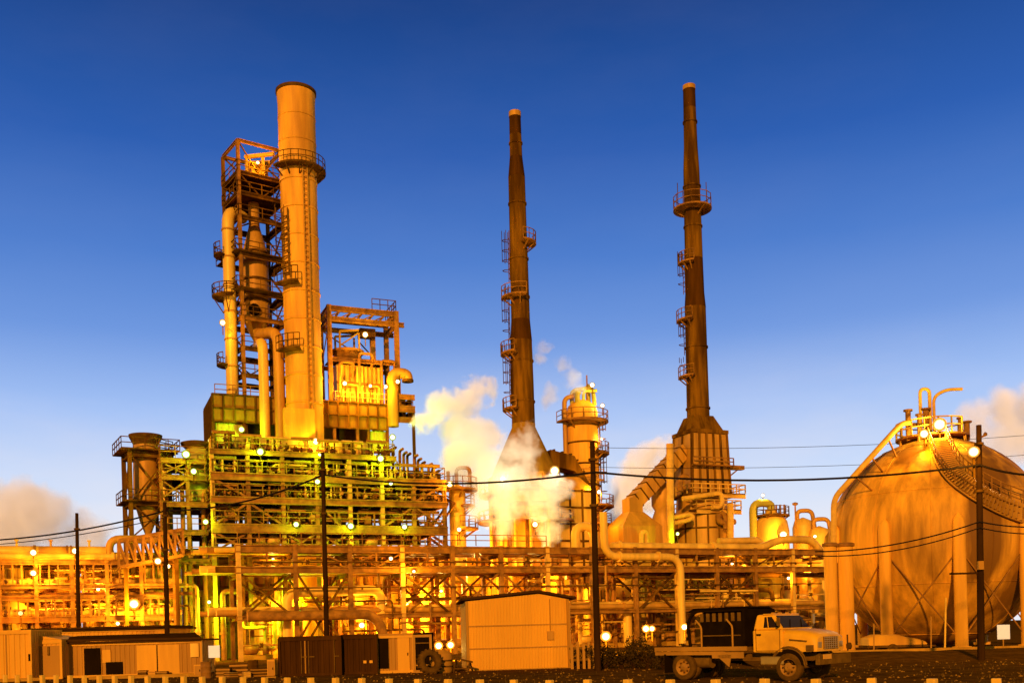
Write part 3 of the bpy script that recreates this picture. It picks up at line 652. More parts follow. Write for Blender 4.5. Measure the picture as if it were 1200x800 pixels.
# green-lit roof units of the platform
for i in range(6):
    a = p0+1.5+(p1-p0)*.72*(i+.5)/6.5; c = G(a, pb0+3.6, L5+.1); root = T('cooling_fan', f'squat cooling fan drum on the platform roof, {ordn[i]} from its left end', 'fan', c, 'cooling fans on the platform roof')
    b = MB(); b.lathe(c, [(1.25, .5), (1.25, 1.0), (1.1, 1.1), (1.1, 1.5), (1.3, 1.75), (1.18, 1.75), (1.0, 1.45)], 20, caps=False); b.build('shroud', 'greenlit', root)
    b = MB()
    for j in range(4): d = V((math.cos(R(90*j+YAW)), math.sin(R(90*j+YAW)), 0)); b.bar(c+d*1.1, c+d*1.1+Z(.6), .14)
    b.build('leg', 'steel', root)
    b = MB()
    for j in range(4): d = V((math.cos(R(45*j+20)), math.sin(R(45*j+20)), 0)); b.bar(c-d*1.05+Z(1.2+.002*j), c+d*1.05+Z(1.2+.002*j), .22, .05)
    b.build('blade', 'dark', root)
# stepped right end of the platform roof
x0, z0 = PA(492, 540, pb0+2)
c = G(x0, pb0+4, L4+.1); t = T('pipe_bank', 'stepped bank of dark vertical pipes at the right end of the upper platform', 'pipe bank', c)
for j in range(12):
    zz = (L5+1.6-L4)*(1-abs(j-2)/14) if j < 5 else (L5+1.0-L4)*(1-.09*(j-5))
    b = MB(); q = c+E1*((j-6)*.55)+E2*(.4*(j % 3)); b.pipe([q, q+Z(zz), q+Z(zz)-E2*1.2], .16, 8); b.build('tube', ('steel', 'casing', 'stackrust')[j % 3], t)
# annex on the left of the platform
aw = 4.6
t = T('annex_frame', 'shadowed steel annex frame on the left flank of the process platform', 'steel frame', G(p0-aw/2, pb0+6))
for a in (p0-aw, p0-aw*.45):
    for c in (2.5, 9): b = MB(); b.ib(G(a, pb0+c, 0), G(a, pb0+c, L5-1.0), .34, .34, .08); b.build('column', 'steel', t)
for z in (L1-.6, L2-.4, L3-.3, L4, L5-.6):
    b = MB(); b.box(G(p0-aw/2-.2, pb0+5.75, z), (aw-.4, 6.4, .1), YAW); dk = b.build('deck', 'deck', t)
    for c in (2.5, 9): b = MB(); b.ib(G(p0-aw, pb0+c-.22, z-.3), G(p0-.25, pb0+c-.22, z-.3), .3, .5); b.build('edge_beam', 'steel', t)
    b = MB(); b.ib(G(p0-aw-.1, pb0+2.5, z-.3), G(p0-aw-.1, pb0+9, z-.3), .3, .5); b.build('edge_beam', 'steel', t)
    b = MB(); b.rail([G(p0-aw, pb0+9, z+.05), G(p0-aw, pb0+2.3, z+.05), G(p0-.4, pb0+2.3, z+.05)], 1.1, 1.3, .04); b.build('railing', 'steel', dk)
for z0, z1 in ((L1, L2-.8), (L3, L4-.5), (L4, L5-1)):
    b = MB(); b.bar(G(p0-aw, pb0+2.4, z0), G(p0-aw*.45, pb0+2.4, z1), .16); b.bar(G(p0-aw*.45, pb0+2.55, z0), G(p0-aw, pb0+2.55, z1), .16); b.build('cross_brace', 'steel', t)
q = axis(231, 560, pb0+5)
t = T('capped_drum', 'wide flat-capped drum at the upper left corner of the process platform', 'drum', q+Z(L3))
b = MB(); b.lathe(q, [(1.2, L3), (1.25, zax(q, 530)), (1.0, zax(q, 526))], 20); b.build('shell', 'greenlit', t)
b = MB(); b.lathe(q, [(1.0, zax(q, 527)), (1.5, zax(q, 522)), (1.55, zax(q, 519)), (1.25, zax(q, 518))], 22); b.build('cap', 'dark', t)
for k, (px, c) in enumerate(((214, 5), (222, 6.5), (238, 4), (244, 7))):
    q = axis(px, 590, pb0+c); thing_pipe([q, q+Z(L4-.6*k), q+Z(L4-.6*k)+E1*2.5], .22, ('insul2', 'steel')[k % 2], f'upright {("dull", "rusty", "thin dull", "short rusty")[k]} pipe in the annex left of the platform', bend=.6)
# ------------------------------------------------------------------ hopper tower, far left
hb = 13.0; HY = R(30)
hc = axis(173, 600, hb)
def HG(a, b2, z=0): return V((hc.x+a*math.cos(HY)-b2*math.sin(HY), hc.y+a*math.sin(HY)+b2*math.cos(HY), z))
hz = zax(hc, 532)
t = T('hopper_tower', 'dark steel support tower carrying the flared hopper, far left', 'steel tower', hc)
for i, j in ((-1, -1), (1, -1), (1, 1), (-1, 1)):
    b = MB(); b.ib(HG(i*1.9, j*1.7, 0), HG(i*1.9, j*1.7, hz), .4, .4, .09, HY); b.build('column', 'stackrust', t)
for py in (536, 592, 632, 660):
    z = zax(hc, py); b = MB(); cs = [HG(-1.9, -1.7, z), HG(1.9, -1.7, z), HG(1.9, 1.7, z), HG(-1.9, 1.7, z)]
    for k in range(4): b.ib(cs[k], cs[(k+1) % 4], .3, .5)
    b.build('ring_beam', 'steel' if py > 600 else 'stackrust', t)
for y0, y1 in ((592, 536), (632, 592)):
    z0, z1 = zax(hc, y0), zax(hc, y1); b = MB()
    for A, B in (((-1.9, -1.7), (1.9, -1.7)), ((-1.9, 1.7), (-1.9, -1.7)), ((1.9, -1.7), (1.9, 1.7))): b.bar(HG(*A, z0), HG(*B, z1), .15); b.bar(HG(*B, z0), HG(*A, z1), .15)
    b.build('cross_brace', 'stackrust', t)
for py, ov in ((531, .9), (590, .7)):
    b = MB(); z = zax(hc, py)
    for a0, a1, c0, c1 in ((-1.9-ov, 1.9+ov, -1.7-ov, -1.2), (-1.9-ov, 1.9+ov, 1.2, 1.7+ov), (-1.9-ov, -1.35, -1.2, 1.2), (1.35, 1.9+ov, -1.2, 1.2)): b.box(HG((a0+a1)/2, (c0+c1)/2, z), (a1-a0, c1-c0, .12), HY)
    dk = b.build('deck', 'stackrust', t); b = MB(); b.rail([HG(-1.9-ov, 1.7+ov, z), HG(-1.9-ov, -1.7-ov, z), HG(1.9+ov, -1.7-ov, z), HG(1.9+ov, 1.7+ov, z)], 1.1, 1.2, .04); b.build('railing', 'dark', dk)
t = T('hopper', 'orange-brown tapered hopper with a wide flared cap in the far left tower', 'hopper', hc+Z(zax(hc, 622)))
b = MB(); b.lathe(hc, [(.3, zax(hc, 626)), (.8, zax(hc, 610)), (1.35, zax(hc, 585)), (1.25, zax(hc, 530)), (1.2, zax(hc, 522))], 22); b.build('shell', 'insul2', t)
b = MB(); b.lathe(hc, [(1.15, zax(hc, 523)), (1.6, zax(hc, 513)), (1.65, zax(hc, 510)), (1.2, zax(hc, 509))], 24); b.build('cap', 'dark', t)
b = MB(); q = HG(1.55, -1.0); b.tube([q+Z(zax(q, 640)), q+Z(zax(q, 535))], .42, 12); b.build('downcomer', 'insul', t)
P, Q = HG(2.6, 0, hz-.3), G(p0-aw, pb0+4, hz-.5)
t = T('access_bridge', 'railed dark access bridge from the hopper tower to the platform', 'footbridge', P)
b = MB()
for e in (-.7, .7): b.ib(P+E2*e, Q+E2*e, .2, .9)
b.build('girder', 'stackrust', t); b = MB(); b.bar(P+Z(.46), Q+Z(.46), 1.3, .1); b.build('deck', 'dark', t)
b = MB()
for e in (-.7, .7): b.rail([P+E2*e+Z(.5), Q+E2*e+Z(.5)], 1.1, 1.4, .04)
b.build('railing', 'stackrust', t)
# ------------------------------------------------------------------ left pipe racks and truss bridge
lb = 4.0
l0, _ = PA(-45, 690, lb); l1, _ = PA(205, 690, lb)
_, zl1 = PA(100, 655, lb); _, zl2 = PA(100, 684, lb); _, zl3 = PA(100, 697, lb); _, zl4 = PA(100, 721, lb)
t = T('pipe_rack', 'lower orange pipe rack behind the sheds at the left', 'pipe rack', G((l0+l1)/2, lb+2))
NL = 6
for i in range(NL+1):
    a = l0+(l1-l0)*i/NL
    for c in (0, 4): b = MB(); b.ib(G(a, lb+c, 0), G(a, lb+c, zl1), .34, .34, .08); b.build('column', 'steel', t)
    for z in (zl1, zl2, zl4): b = MB(); b.ib(G(a, lb+.2, z-.5), G(a, lb+3.8, z-.5), .25, .35); b.build('cross_beam', 'stackrust', t)
for z, h in ((zl1, .5), (zl2, .4), (zl3, .4), (zl4, .55)):
    for c in (0, 4): b = MB(); b.ib(G(l0, lb+c-.03, z-h/2), G(l1, lb+c-.03, z-h/2), .4, h); b.build('longitudinal_beam', 'steel', t)
for i in range(NL):
    a, a2 = l0+(l1-l0)*i/NL, l0+(l1-l0)*(i+1)/NL; b = MB()
    for j in range(3): x = a+(a2-a)*(j+1)/4; b.bar(G(x, lb, zl3), G(x, lb, zl4), .14); b.bar(G(x-.4, lb, zl1-.5), G(x-.4, lb, zl2), .14)
    b.build_each('hanger', 'steel', t)
for k, (c, z, r, m, cn) in enumerate(((.8, zl1, .3, 'insul', 'pale top'), (2.0, zl1, .42, 'insul2', 'fat dull top'), (3.2, zl1, .3, 'steel', 'rusty top'), (.8, zl2, .26, 'pale', 'pale upper'), (2.2, zl2, .34, 'insul', 'tan upper'), (.6, zl3-.1, .2, 'steel', 'thin rusty middle'), (.9, zl4, .36, 'insul', 'pale lower'), (2.3, zl4, .3, 'insul2', 'dull lower'))):
    thing_pipe([G(l0-3, lb+c, z+r), G(l1+.8*(k % 3), lb+c, z+r)], r, m, f'{cn} pipe along the left rack behind the sheds', flange=[(G(l0+(l1-l0)*f, lb+c, z+r), E1) for f in (.3, .7)])
# pipe loop standing on the left rack
x0, _ = PA(128, 636, lb+1.5); x1, _ = PA(152, 636, lb+1.5); _, zz = PA(128, 631, lb+1.5)
thing_pipe([G(x0, lb+1.5, zl1), G(x0, lb+1.5, zz), G(x1+3, lb+1.5, zz)], .36, 'insul2', 'brown pipe loop rising on the left rack beside the hopper tower', bend=1.0, n=12)
P, Q = pt(140, 664, 2.0), pt(215, 650, 2.0)
t = T('truss_bridge', 'pale trussed bridge sloping up towards the corner of the platform', 'truss bridge', P)
for c in (0, 1.8):
    b = MB(); U = Z(2.4); n_ = 8
    b.bar(P+E2*c, Q+E2*c, .28); b.bar(P+U+E2*c, Q+U+E2*c, .28)
    for i in range(n_):
        A = P.lerp(Q, i/n_)+E2*c; B = P.lerp(Q, (i+1)/n_)+E2*c; b.bar(A, A+U, .2); b.bar(A+U, B, .16)
    b.bar(Q+E2*c, Q+U+E2*c, .2); b.build('truss_side', 'steel', t)
b = MB(); b.bar(P+E2*.9, Q+E2*.9, 1.5, .1); b.build('deck', 'deck', t)
for f in (.1, .9): x = P.lerp(Q, f); b = MB(); b.bar(flat(x)+E2*.9, x+E2*.9-Z(.15), .35); b.build('trestle', 'stackrust', t)

# ------------------------------------------------------------------ fine pipework strung through rack and platform
rng = random.Random(77)
def small_bore(P, m, r, label, group):
    root = T('small_pipe', label, 'pipe', P[0], group); b = MB(); b.pipe(P, r, 6, r*3, 3); b.build('tube', m, root)
    b = MB(); q = V(P[0]).lerp(V(P[1]), .5); d = (V(P[1])-V(P[0])).normalized(); b.lathe(q-d*.15, [(r, 0), (r*2.6, .02), (r*1.5, .15), (r*2.6, .28), (r, .3)], 8, ax=d, smooth=False); b.build('valve', 'stackrust', root)
for i in range(64):
    a = rng.uniform(0, aR1-4); c = rng.uniform(-.3, 4.8); L = rng.uniform(3, 9); z = rng.choice((zB-rng.uniform(.8, 3.5), zC+rng.uniform(.5, 2.4), zA-rng.uniform(1.0, 2.0), rng.uniform(1.2, 3.6)))
    P = [G(a, c, z)]; e = min(aR1-.3, a+L); P.append(G(e, c, z))
    if i % 2: P.append(G(e, c, max(.1, z-rng.uniform(1.5, 4))))
    elif i % 3: P.append(G(e, c, min(zA-.9, z+rng.uniform(1, 3))))
    small_bore(P, rng.choice(('steel', 'pale', 'stackrust', 'insul2', 'insul', 'dark')), rng.uniform(.06, .15), 'thin bent small-bore pipe strung through the front pipe rack', 'small-bore pipes in the front rack')
for i in range(70):
    a = rng.uniform(p0, p1-2); c = pb0+rng.uniform(.2, 5); ti = rng.randrange(4); z0, z1 = tiers[ti][0], tiers[ti][1]; z = rng.uniform(z0+.3, z1)
    L = rng.uniform(1.5, 6); P = [G(a, c, z0), G(a, c, z), G(min(p1, a+L), c, z)] if i % 3 else [G(a, c, z0), G(a, c, z1+.3)]
    if i % 4 == 1: P.append(G(min(p1, a+L), c, z0))
    small_bore(P, rng.choice(('steel', 'pale', 'stackrust', 'casing', 'greenlit', 'dark')), rng.uniform(.06, .16), 'thin bent small-bore pipe threading the tiers of the process platform', 'small-bore pipes in the process platform')
for i in range(26):
    a = rng.uniform(l0+6, l1-4); c = lb+rng.uniform(-.2, 3.8); z = rng.choice((rng.uniform(zl4+.4, zl3-.2), rng.uniform(zl2+.2, zl1-.7))); L = rng.uniform(2, 6)
    small_bore([G(a, c, z), G(a+L, c, z), G(a+L, c, z-rng.uniform(.6, 1.6))], rng.choice(('steel', 'pale', 'stackrust', 'insul2')), rng.uniform(.06, .13), 'thin bent small-bore pipe strung through the left pipe rack', 'small-bore pipes in the left rack')
for k, (z, c, lb_) in enumerate(((zA-1.6, -.25, 'dark cable tray along the front face of the rack, upper of two'), (zB-2.0, -.25, 'dark cable tray along the front face of the rack, lower of two'))):
    t = T('cable_tray', lb_, 'cable tray', G(0, c, z)); b = MB(); b.box(G(aR1*.5, c, z), (aR1*.96, .35, .1), YAW); b.build('tray', 'dark', t)
    b = MB()
    for i in range(34): b.box(G(aR1*(.03+i*.028), c-.02, z-.14), (.08, .4, .16), YAW)
    b.build('bracket', 'stackrust', t)
def side_ladder(t, p, segs, side, w=.7, m='stackrust'):
    for y0, y1, rr in segs:
        z0, z1 = zax(p, y0), zax(p, y1); r0 = rr*p.y/F; d = V((side, -.25, 0)).normalized()
        b = MB(); b.ladder(p+d*(r0+.15)+Z(z0), p+d*(r0+.15)+Z(z1), d, w, True, .035); b.build('caged_ladder', m, t)
def landing(t, p, py, hw, out, a0, a1, m='steel', hr=1.2, th=.5):
    r = hw*p.y/F; z = zax(p, py, r+out*.5)
    b = MB(); b.ringdeck(p+Z(z), r-.02, r+out, th*.4, a0, a1, max(6, int((a1-a0)/15)))
    for k in range(3):
        a = R(a0+(a1-a0)*(k+.5)/3); d = V((math.cos(a), math.sin(a), 0)); b.bar(p+d*r+Z(z-th*2), p+d*(r+out*.95)+Z(z-th*.3), .14)
    o = b.build('landing', m, t)
    b = MB(); b.ringrail(p+Z(z), r+out-.05, a0, a1, hr, max(5, int((a1-a0)/25)), .038); b.build('railing', m, o)
# ------------------------------------------------------------------ middle flared stack and its furnace
mb = 15.0
p = axis(613, 480, mb)
t = T('smokestack', 'slim dark rusty stack with a flared skirt, middle of the three stacks', 'smokestack', p)
def segs_lathe(t, p, lst, n=28):
    """lst of (y0, hw0, y1, hw1, material, part name), bottom to top"""
    k = p.y/F
    for y0, h0, y1, h1, m, nm in lst:
        b = MB(); b.lathe(p, [(h0*k, zax(p, y0, h0*k)), (h1*k, zax(p, y1, h1*k))], n); b.build(nm, m, t)
segs_lathe(t, p, [(500, 13.6, 440, 13.2, 'stackrust', 'shaft_section'), (440, 13.2, 396, 12.6, 'stackrust', 'shaft_section'), (396, 12.8, 372, 11.0, 'stackblack', 'shaft_section'), (372, 11, 300, 10.5, 'stackrust', 'shaft_section'), (300, 10.5, 262, 10.1, 'stackrust', 'shaft_section'), (262, 10.1, 204, 9.8, 'stackrust', 'shaft_section'), (204, 9.9, 181, 7.4, 'stackblack', 'shaft_section'), (181, 7.4, 155, 7.0, 'stackrust', 'shaft_section'), (155, 7.0, 134, 6.8, 'stackblack', 'shaft_section'), (134, 7.2, 128, 7.2, 'insul2', 'rim')])
b = MB()
for py, hw in ((468, 13.5), (420, 13.0), (345, 10.8), (300, 10.6), (235, 10.0), (165, 7.2)):
    r = hw*p.y/F; z = zax(p, py, r); b.lathe(p, [(r-.1, z-.1), (r+.1, z-.1), (r+.1, z+.1), (r-.1, z+.1)], 28, caps=False)
b.build_each('seam_ring', 'stackrust', t)
side_ladder(t, p, [(400, 336, 12.5), (472, 404, 13.2), (330, 272, 10.5)], -1, .55)
landing(t, p, 279, 10.3, 1.1, -75, 35); landing(t, p, 343, 10.7, 1.2, 170, 290); landing(t, p, 409, 13, 1.2, 160, 250); landing(t, p, 475, 13.4, 1.1, 160, 250)
k = p.y/F
def frustum_box(b, c0, h0, z0, h1, z1, c1=None, yaw=YAW):
    """four-sided tapering hood between two rectangles; h = (half along a, half along b)"""
    c1 = c1 or c0; m = Matrix.Rotation(yaw, 3, 'Z'); vs = []
    for c, h, z in ((c0, h0, z0), (c1, h1, z1)):
        for i, j in ((-1, -1), (1, -1), (1, 1), (-1, 1)): vs.append(flat(c, z)+m @ V((i*h[0], j*h[1], 0)))
    return b.add(vs, [(3, 2, 1, 0), (4, 5, 6, 7), (0, 1, 5, 4), (1, 2, 6, 5), (2, 3, 7, 6), (3, 0, 4, 7)])
b = MB(); b.lathe(p, prof(p, [(562, 40), (548, 38), (498, 13.8), (494, 13.8)]), 32); b.build('flared_skirt', 'casing', t)
fz = zax(p, 560)
t = T('furnace', 'steam-wrapped furnace body under the flared middle stack', 'furnace', flat(p))
b = MB(); b.lathe(p, [(41*k, 9), (41*k, fz), (39*k, fz+.3)], 12, smooth=False); b.build('body', 'insul2', t)
b = MB()
for i in range(12):
    a = 2*math.pi*i/12; d = V((math.cos(a), math.sin(a), 0))*(41.3*k); b.bar(p+d, p+d+Z(fz), .35)
for z in (fz-.2, fz-3.2, fz-5.6): b.lathe(p, [(41*k, z), (42.2*k, z), (42.2*k, z+.3), (41*k, z+.3)], 12, smooth=False, caps=False)
b.build_each('buckstay', 'steel', t)
for z, w_ in ((fz-2.0, 1.4), (fz-5.2, 1.6)):
    b = MB(); b.ringdeck(p+Z(z), 41*k, 41*k+w_, .2, 150, 390, 16); o = b.build('walkway', 'steel', t)
    b = MB(); b.ringrail(p+Z(z), 41*k+w_-.05, 150, 390, 1.1, 16, .045); b.build('railing', 'pale', o)
b = MB()
for i, a in enumerate((215, 235, 255, 275, 300)):
    d = V((math.cos(R(a)), math.sin(R(a)), 0)); b.pipe([p+d*(41*k+.9)+Z(9), p+d*(41*k+.9)+Z(fz-3+.3*i), p+d*(41*k)+Z(fz-2.6+.3*i)], .2, 8)
b.build('riser', 'pale', t)
b = MB(); d = V((-.05, -1, 0)); b.box(p+d*(41*k+.6)+Z(fz-2.6), (5.2, 1.0, 1.6), YAW*.3)
for i in range(5): b.box(p+d*(41*k+1.15)+V((-2+i, 0, fz-2.6)), (.5, .3, 1.3), YAW*.3)
b.build('burner_manifold', 'greenlit', t)
# duct falling right from the skirt to the panelled box
A, B, C = pt(640, 533, mb), pt(668, 540, mb), pt(690, 578, mb)
t = T('flue_duct', 'dark hooded flue duct sloping right from the middle stack skirt', 'duct', A)
b = MB(); sec = [(A, 1.3, 1.9), (B, 1.3, 1.8), (C, 1.3, 1.2)]; vs = []
for q, h1, hh in sec:
    for i, j in ((-1, -1), (1, -1), (1, 1), (-1, 1)): vs.append(q+E2*(i*h1)+Z(j*hh/2-.5))
b.add(vs, [(3, 2, 1, 0), (8, 9, 10, 11)]+[(4*s+i, 4*s+(i+1) % 4, 4*s+4+(i+1) % 4, 4*s+4+i) for s in (0, 1) for i in range(4)]); b.build('casing', 'stackrust', t)
b = MB()
for f in (.15, .5, .85):
    for P, Q in ((A, B), (B, C)): x = P.lerp(Q, f); b.bar(x+E2*(-1.4)+Z(.5), x+E2*1.4+Z(.5), .2)
b.build('stiffener', 'dark', t)
a0, z0 = PA(653, 578, mb-2.5); a1, _ = PA(696, 578, mb-2.5)
t = T('heat_recovery_box', 'orange panelled box with bolted ribs beside the middle furnace', 'equipment box', G((a0+a1)/2, mb))
b = MB(); c = G((a0+a1)/2, mb); zt_ = z0+.6
b.box(c+Z(zt_/2), (a1-a0, 5, zt_), YAW); o = b.build('body', 'insul', t)
b = MB(); frustum_box(b, c, ((a1-a0)/2, 2.5), zt_, ((a1-a0)*.3, 1.6), zt_+1.6, c+E1*(-.5)); b.build('hood', 'insul2', t)
b = MB()
for i in range(4): b.box(G(a0+(a1-a0)*i/3, mb-2.54, zt_/2), (.22, .2, zt_), YAW)
for i in range(7): b.box(c-E2*2.56+Z(zt_-i*2.0-.2), (a1-a0, .2, .22), YAW)
b.build('rib', 'stackrust', o)
# ------------------------------------------------------------------ distillation column
p = axis(684, 560, 17.5)
k = p.y/F
t = T('distillation_column', 'stout orange column with ring platforms, just right of the middle stack', 'column vessel', p)
b = MB(); b.lathe(p, [(19*k, 0), (18.8*k, zax(p, 520)), (18.6*k, zax(p, 484)), (16*k, zax(p, 476)), (8*k, zax(p, 470)), (.1, zax(p, 468))], 30); sh = b.build('shell', 'stacktan', t)
b = MB()
for py in (500, 520, 545, 570, 600): r = 18.9*k; z = zax(p, py); b.lathe(p, [(r-.1, z-.1), (r+.08, z-.1), (r+.08, z+.1), (r-.1, z+.1)], 30, caps=False)
b.build_each('seam_ring', 'stackrust', sh)
landing(t, p, 489, 18.7, 1.3, -170, 120); landing(t, p, 527, 18.8, 1.3, -60, 60); landing(t, p, 561, 18.8, 1.1, -200, -40); landing(t, p, 590, 19, 1.7, -60, 60); landing(t, p, 612, 19, 1.4, -70, 60)
side_ladder(t, p, [(527, 492, 19), (588, 530, 19)], 1, .5)
b = MB(); q = p+V((-1, -.4, 0)).normalized()*(19*k+.35); b.pipe([q+Z(6), q+Z(zax(p, 468)), q+V((1.2, .3, zax(p, 465)))], .3, 10); b.build('downcomer', 'insul2', t)
q = p+Z(zax(p, 476)); b = MB()
b.pipe([q+V((-1.2, 0, 0)), q+V((-1.2, 0, 2.0)), q+V((1.4, -.4, 2.2)), q+V((1.6, -.4, 0))], .28, 10); b.pipe([q+V((.2, -.8, 0)), q+V((.2, -.8, 1.7)), q+V((1.9, -1.0, 1.7))], .2, 8)
b.lathe(q+V((-.6, -1, 0)), [(.35, 0), (.35, 1.3), (.5, 1.35), (.5, 1.6), (.2, 1.7)], 12); b.lathe(q+V((.9, .5, 0)), [(.3, 0), (.3, 2.4), (.42, 2.5), (.1, 2.9)], 12)
b.build('overhead_pipework', 'greenlit', t)
b = MB(); b.tube([q+V((.7, -.5, 0)), q+V((.7, -.5, zax(p, 441)-zax(p, 476)))], .09, 6); b.build_each('lightning_mast', 'steel', t)
# small column at the right end of the platform
p = axis(536, 600, 10.5); k = p.y/F
t = T('stripper_column', 'short orange column at the right end of the process platform', 'column vessel', p)
b = MB(); b.lathe(p, [(9.5*k, 0), (9.5*k, zax(p, 575)), (7*k, zax(p, 570)), (.1, zax(p, 567))], 22); b.build('shell', 'insul', t)
landing(t, p, 590, 9.5, 1.1, -60, 90); landing(t, p, 571, 8, 1.6, -200, 60); landing(t, p, 617, 9.5, 1.4, -80, 60)
b = MB(); q = p+Z(zax(p, 571)); b.pipe([q, q+Z(2.2), q+V((1.5, 0, 2.2)), q+V((1.5, 0, .3))], .22, 8); b.pipe([q+V((-.9, -.3, 0)), q+V((-.9, -.3, 1.8))], .2, 8); b.build('overhead_pipework', 'steel', t)
# thin feed pipe rising in front of the middle stack: coiled bend
x, z = PA(690, 632, 1.5)
thing_pipe([G(x-1.6, 1.5, zA), G(x-1.6, 1.5, z+1.4), G(x+.6, 1.5, z+1.4), G(x+.6, 1.5, zA-1)], .5, 'insul', 'fat pale hairpin bend on the rack in front of the orange column', bend=1.1, n=14)
# ------------------------------------------------------------------ right stack on its boxy furnace
rb = 13.0
p = axis(818, 480, rb); k = p.y/F
t = T('smokestack', 'slim dark brown stack on a ribbed furnace box, rightmost of the three stacks', 'smokestack', p)
segs_lathe(t, p, [(492, 13.2, 420, 12.6, 'stackrust', 'shaft_section'), (420, 12.6, 357, 12.2, 'stackrust', 'shaft_section'), (357, 12.4, 340, 11.0, 'stackblack', 'shaft_section'), (340, 11.0, 300, 10.4, 'stackblack', 'shaft_section'), (300, 10.4, 240, 9.9, 'stackrust', 'shaft_section'), (240, 9.9, 195, 9.3, 'stackrust', 'shaft_section'), (195, 9.3, 168, 8.0, 'stackrust', 'shaft_section'), (168, 8.0, 124, 7.3, 'stackrust', 'shaft_section'), (124, 7.3, 102, 7.1, 'stackblack', 'shaft_section'), (102, 7.4, 97, 7.4, 'insul2', 'rim')])
b = MB()
for py, hw in ((476, 13.4), (404, 12.7), (262, 10.2), (215, 9.7), (140, 7.7)):
    r = hw*k; z = zax(p, py, r); b.lathe(p, [(r-.1, z-.1), (r+.1, z-.1), (r+.1, z+.1), (r-.1, z+.1)], 28, caps=False)
b.build_each('seam_ring', 'stackrust', t)
landing(t, p, 238, 10, 1.35, 0, 360, 'steel', 1.5)
landing(t, p, 303, 10.4, .9, 170, 260); landing(t, p, 370, 12.3, 1.1, 160, 250); landing(t, p, 437, 12.8, 1.0, 160, 250)
side_ladder(t, p, [(345, 296, 11.5), (416, 374, 12.6), (440, 426, 12.8)], -1, .55)
b = MB()
for s in (-1, 1): b.tube([p+V((s*10.5*k*1.6, 0, zax(p, 238))), p+V((s*10.5*k*1.6, 0, zax(p, 214)))], .05, 6)
b.build_each('lightning_mast', 'dark', t)
hd_ = 2.1
a0, ztop = PA(811, 504, rb-hd_); a1, _ = PA(851, 504, rb-hd_); _, zbot = PA(811, 577, rb-hd_)
c = G((a0+a1)/2, rb)
t = T('furnace', 'tall ribbed brown furnace box under the right dark stack', 'furnace', flat(c))
wa = (a1-a0)/2
b = MB(); frustum_box(b, c, (wa*.95, hd_*.94), ztop, (12.5*k, 12.5*k), zax(p, 489), p); b.build('hood', 'stackrust', t)
b = MB(); frustum_box(b, c, (wa*1.12, hd_*1.08), zbot, (wa, hd_), ztop-.003); bd = b.build('body', 'insul2', t)
b = MB()
for i in range(6):
    f = i/5*2-1; b.bar(c+E1*(wa*1.12*f)-E2*(hd_*1.08+.02)+Z(zbot), c+E1*(wa*f)-E2*(hd_+.02)+Z(ztop), .26, .3)
for i in range(3):
    f = i/2*2-1; b.bar(c-E1*(wa*1.12+.03)+E2*(hd_*1.06*f)+Z(zbot), c-E1*(wa+.03)+E2*(hd_*.98*f)+Z(ztop), .26)
b.build_each('buckstay', 'stackrust', bd)
b = MB(); b.box(c+Z(ztop+.0)-E2*.02, (2*wa+.4, 2*hd_+.4, .45), YAW); b.build('cornice', 'stackrust', t)
_, zm = PA(811, 545, rb-hd_)
b = MB(); b.rail([G(a0-.6, rb-hd_-1.1, zm), G(a1+.2, rb-hd_-1.1, zm)], .9, 1.5, .06); b.box(G((a0+a1)/2, rb-hd_-.7, zm), (2*wa+.8, .8, .12), YAW); b.build('catwalk', 'steel', t)
b = MB(); b.box(G(a1+1.7, rb-1.2, zm+.1), (2.6, .8, .5), YAW); b.bar(G(a1+.4, rb-1.2, zm-1.4), G(a1+2.4, rb-1.2, zm), .14); b.build('jib_bracket', 'steel', t)
for py, e0, e1 in ((577, -1.0, 1.7), (596, -.5, 1.0)):
    _, z = PA(811, py, rb-3.4); b = MB(); b.box(G((a0+a1)/2+(e0+e1)/2, rb-.2, z), (2*wa+e1-e0, 6.4, .2), YAW); o = b.build('platform', 'stackrust', t)
    b = MB(); A = a0+e0; B = a1+e1; b.rail([G(A, rb+3.0, z+.1), G(A, rb-3.4, z+.1), G(B, rb-3.4, z+.1), G(B, rb+3.0, z+.1)], 1.1, 1.3, .06); b.build('railing', 'pale', o)
    b = MB(); b.ib(G(A, rb-3.42, z-.3), G(B, rb-3.42, z-.3), .3, .45); b.build('edge_beam', 'pale', o)
b = MB(); zz = zbot-.1; b.lathe(c, [(wa*1.45, 0), (wa*1.45, zz-2.6), (wa*1.3, zz-1.9), (wa*1.25, zz)], 28); dr = b.build('lower_drum', 'insul2', t)
b = MB()
for i in range(16):
    d = V((math.cos(i*math.pi/8), math.sin(i*math.pi/8), 0)); b.bar(c+d*(wa*1.46)+Z(6), c+d*(wa*1.46)+Z(zz-2.6), .16)
for z in (zz-2.7, zz-4.4): b.lathe(c, [(wa*1.43, z), (wa*1.49, z), (wa*1.49, z+.2), (wa*1.43, z+.2)], 28, caps=False)
b.build('rib', 'stackrust', dr)
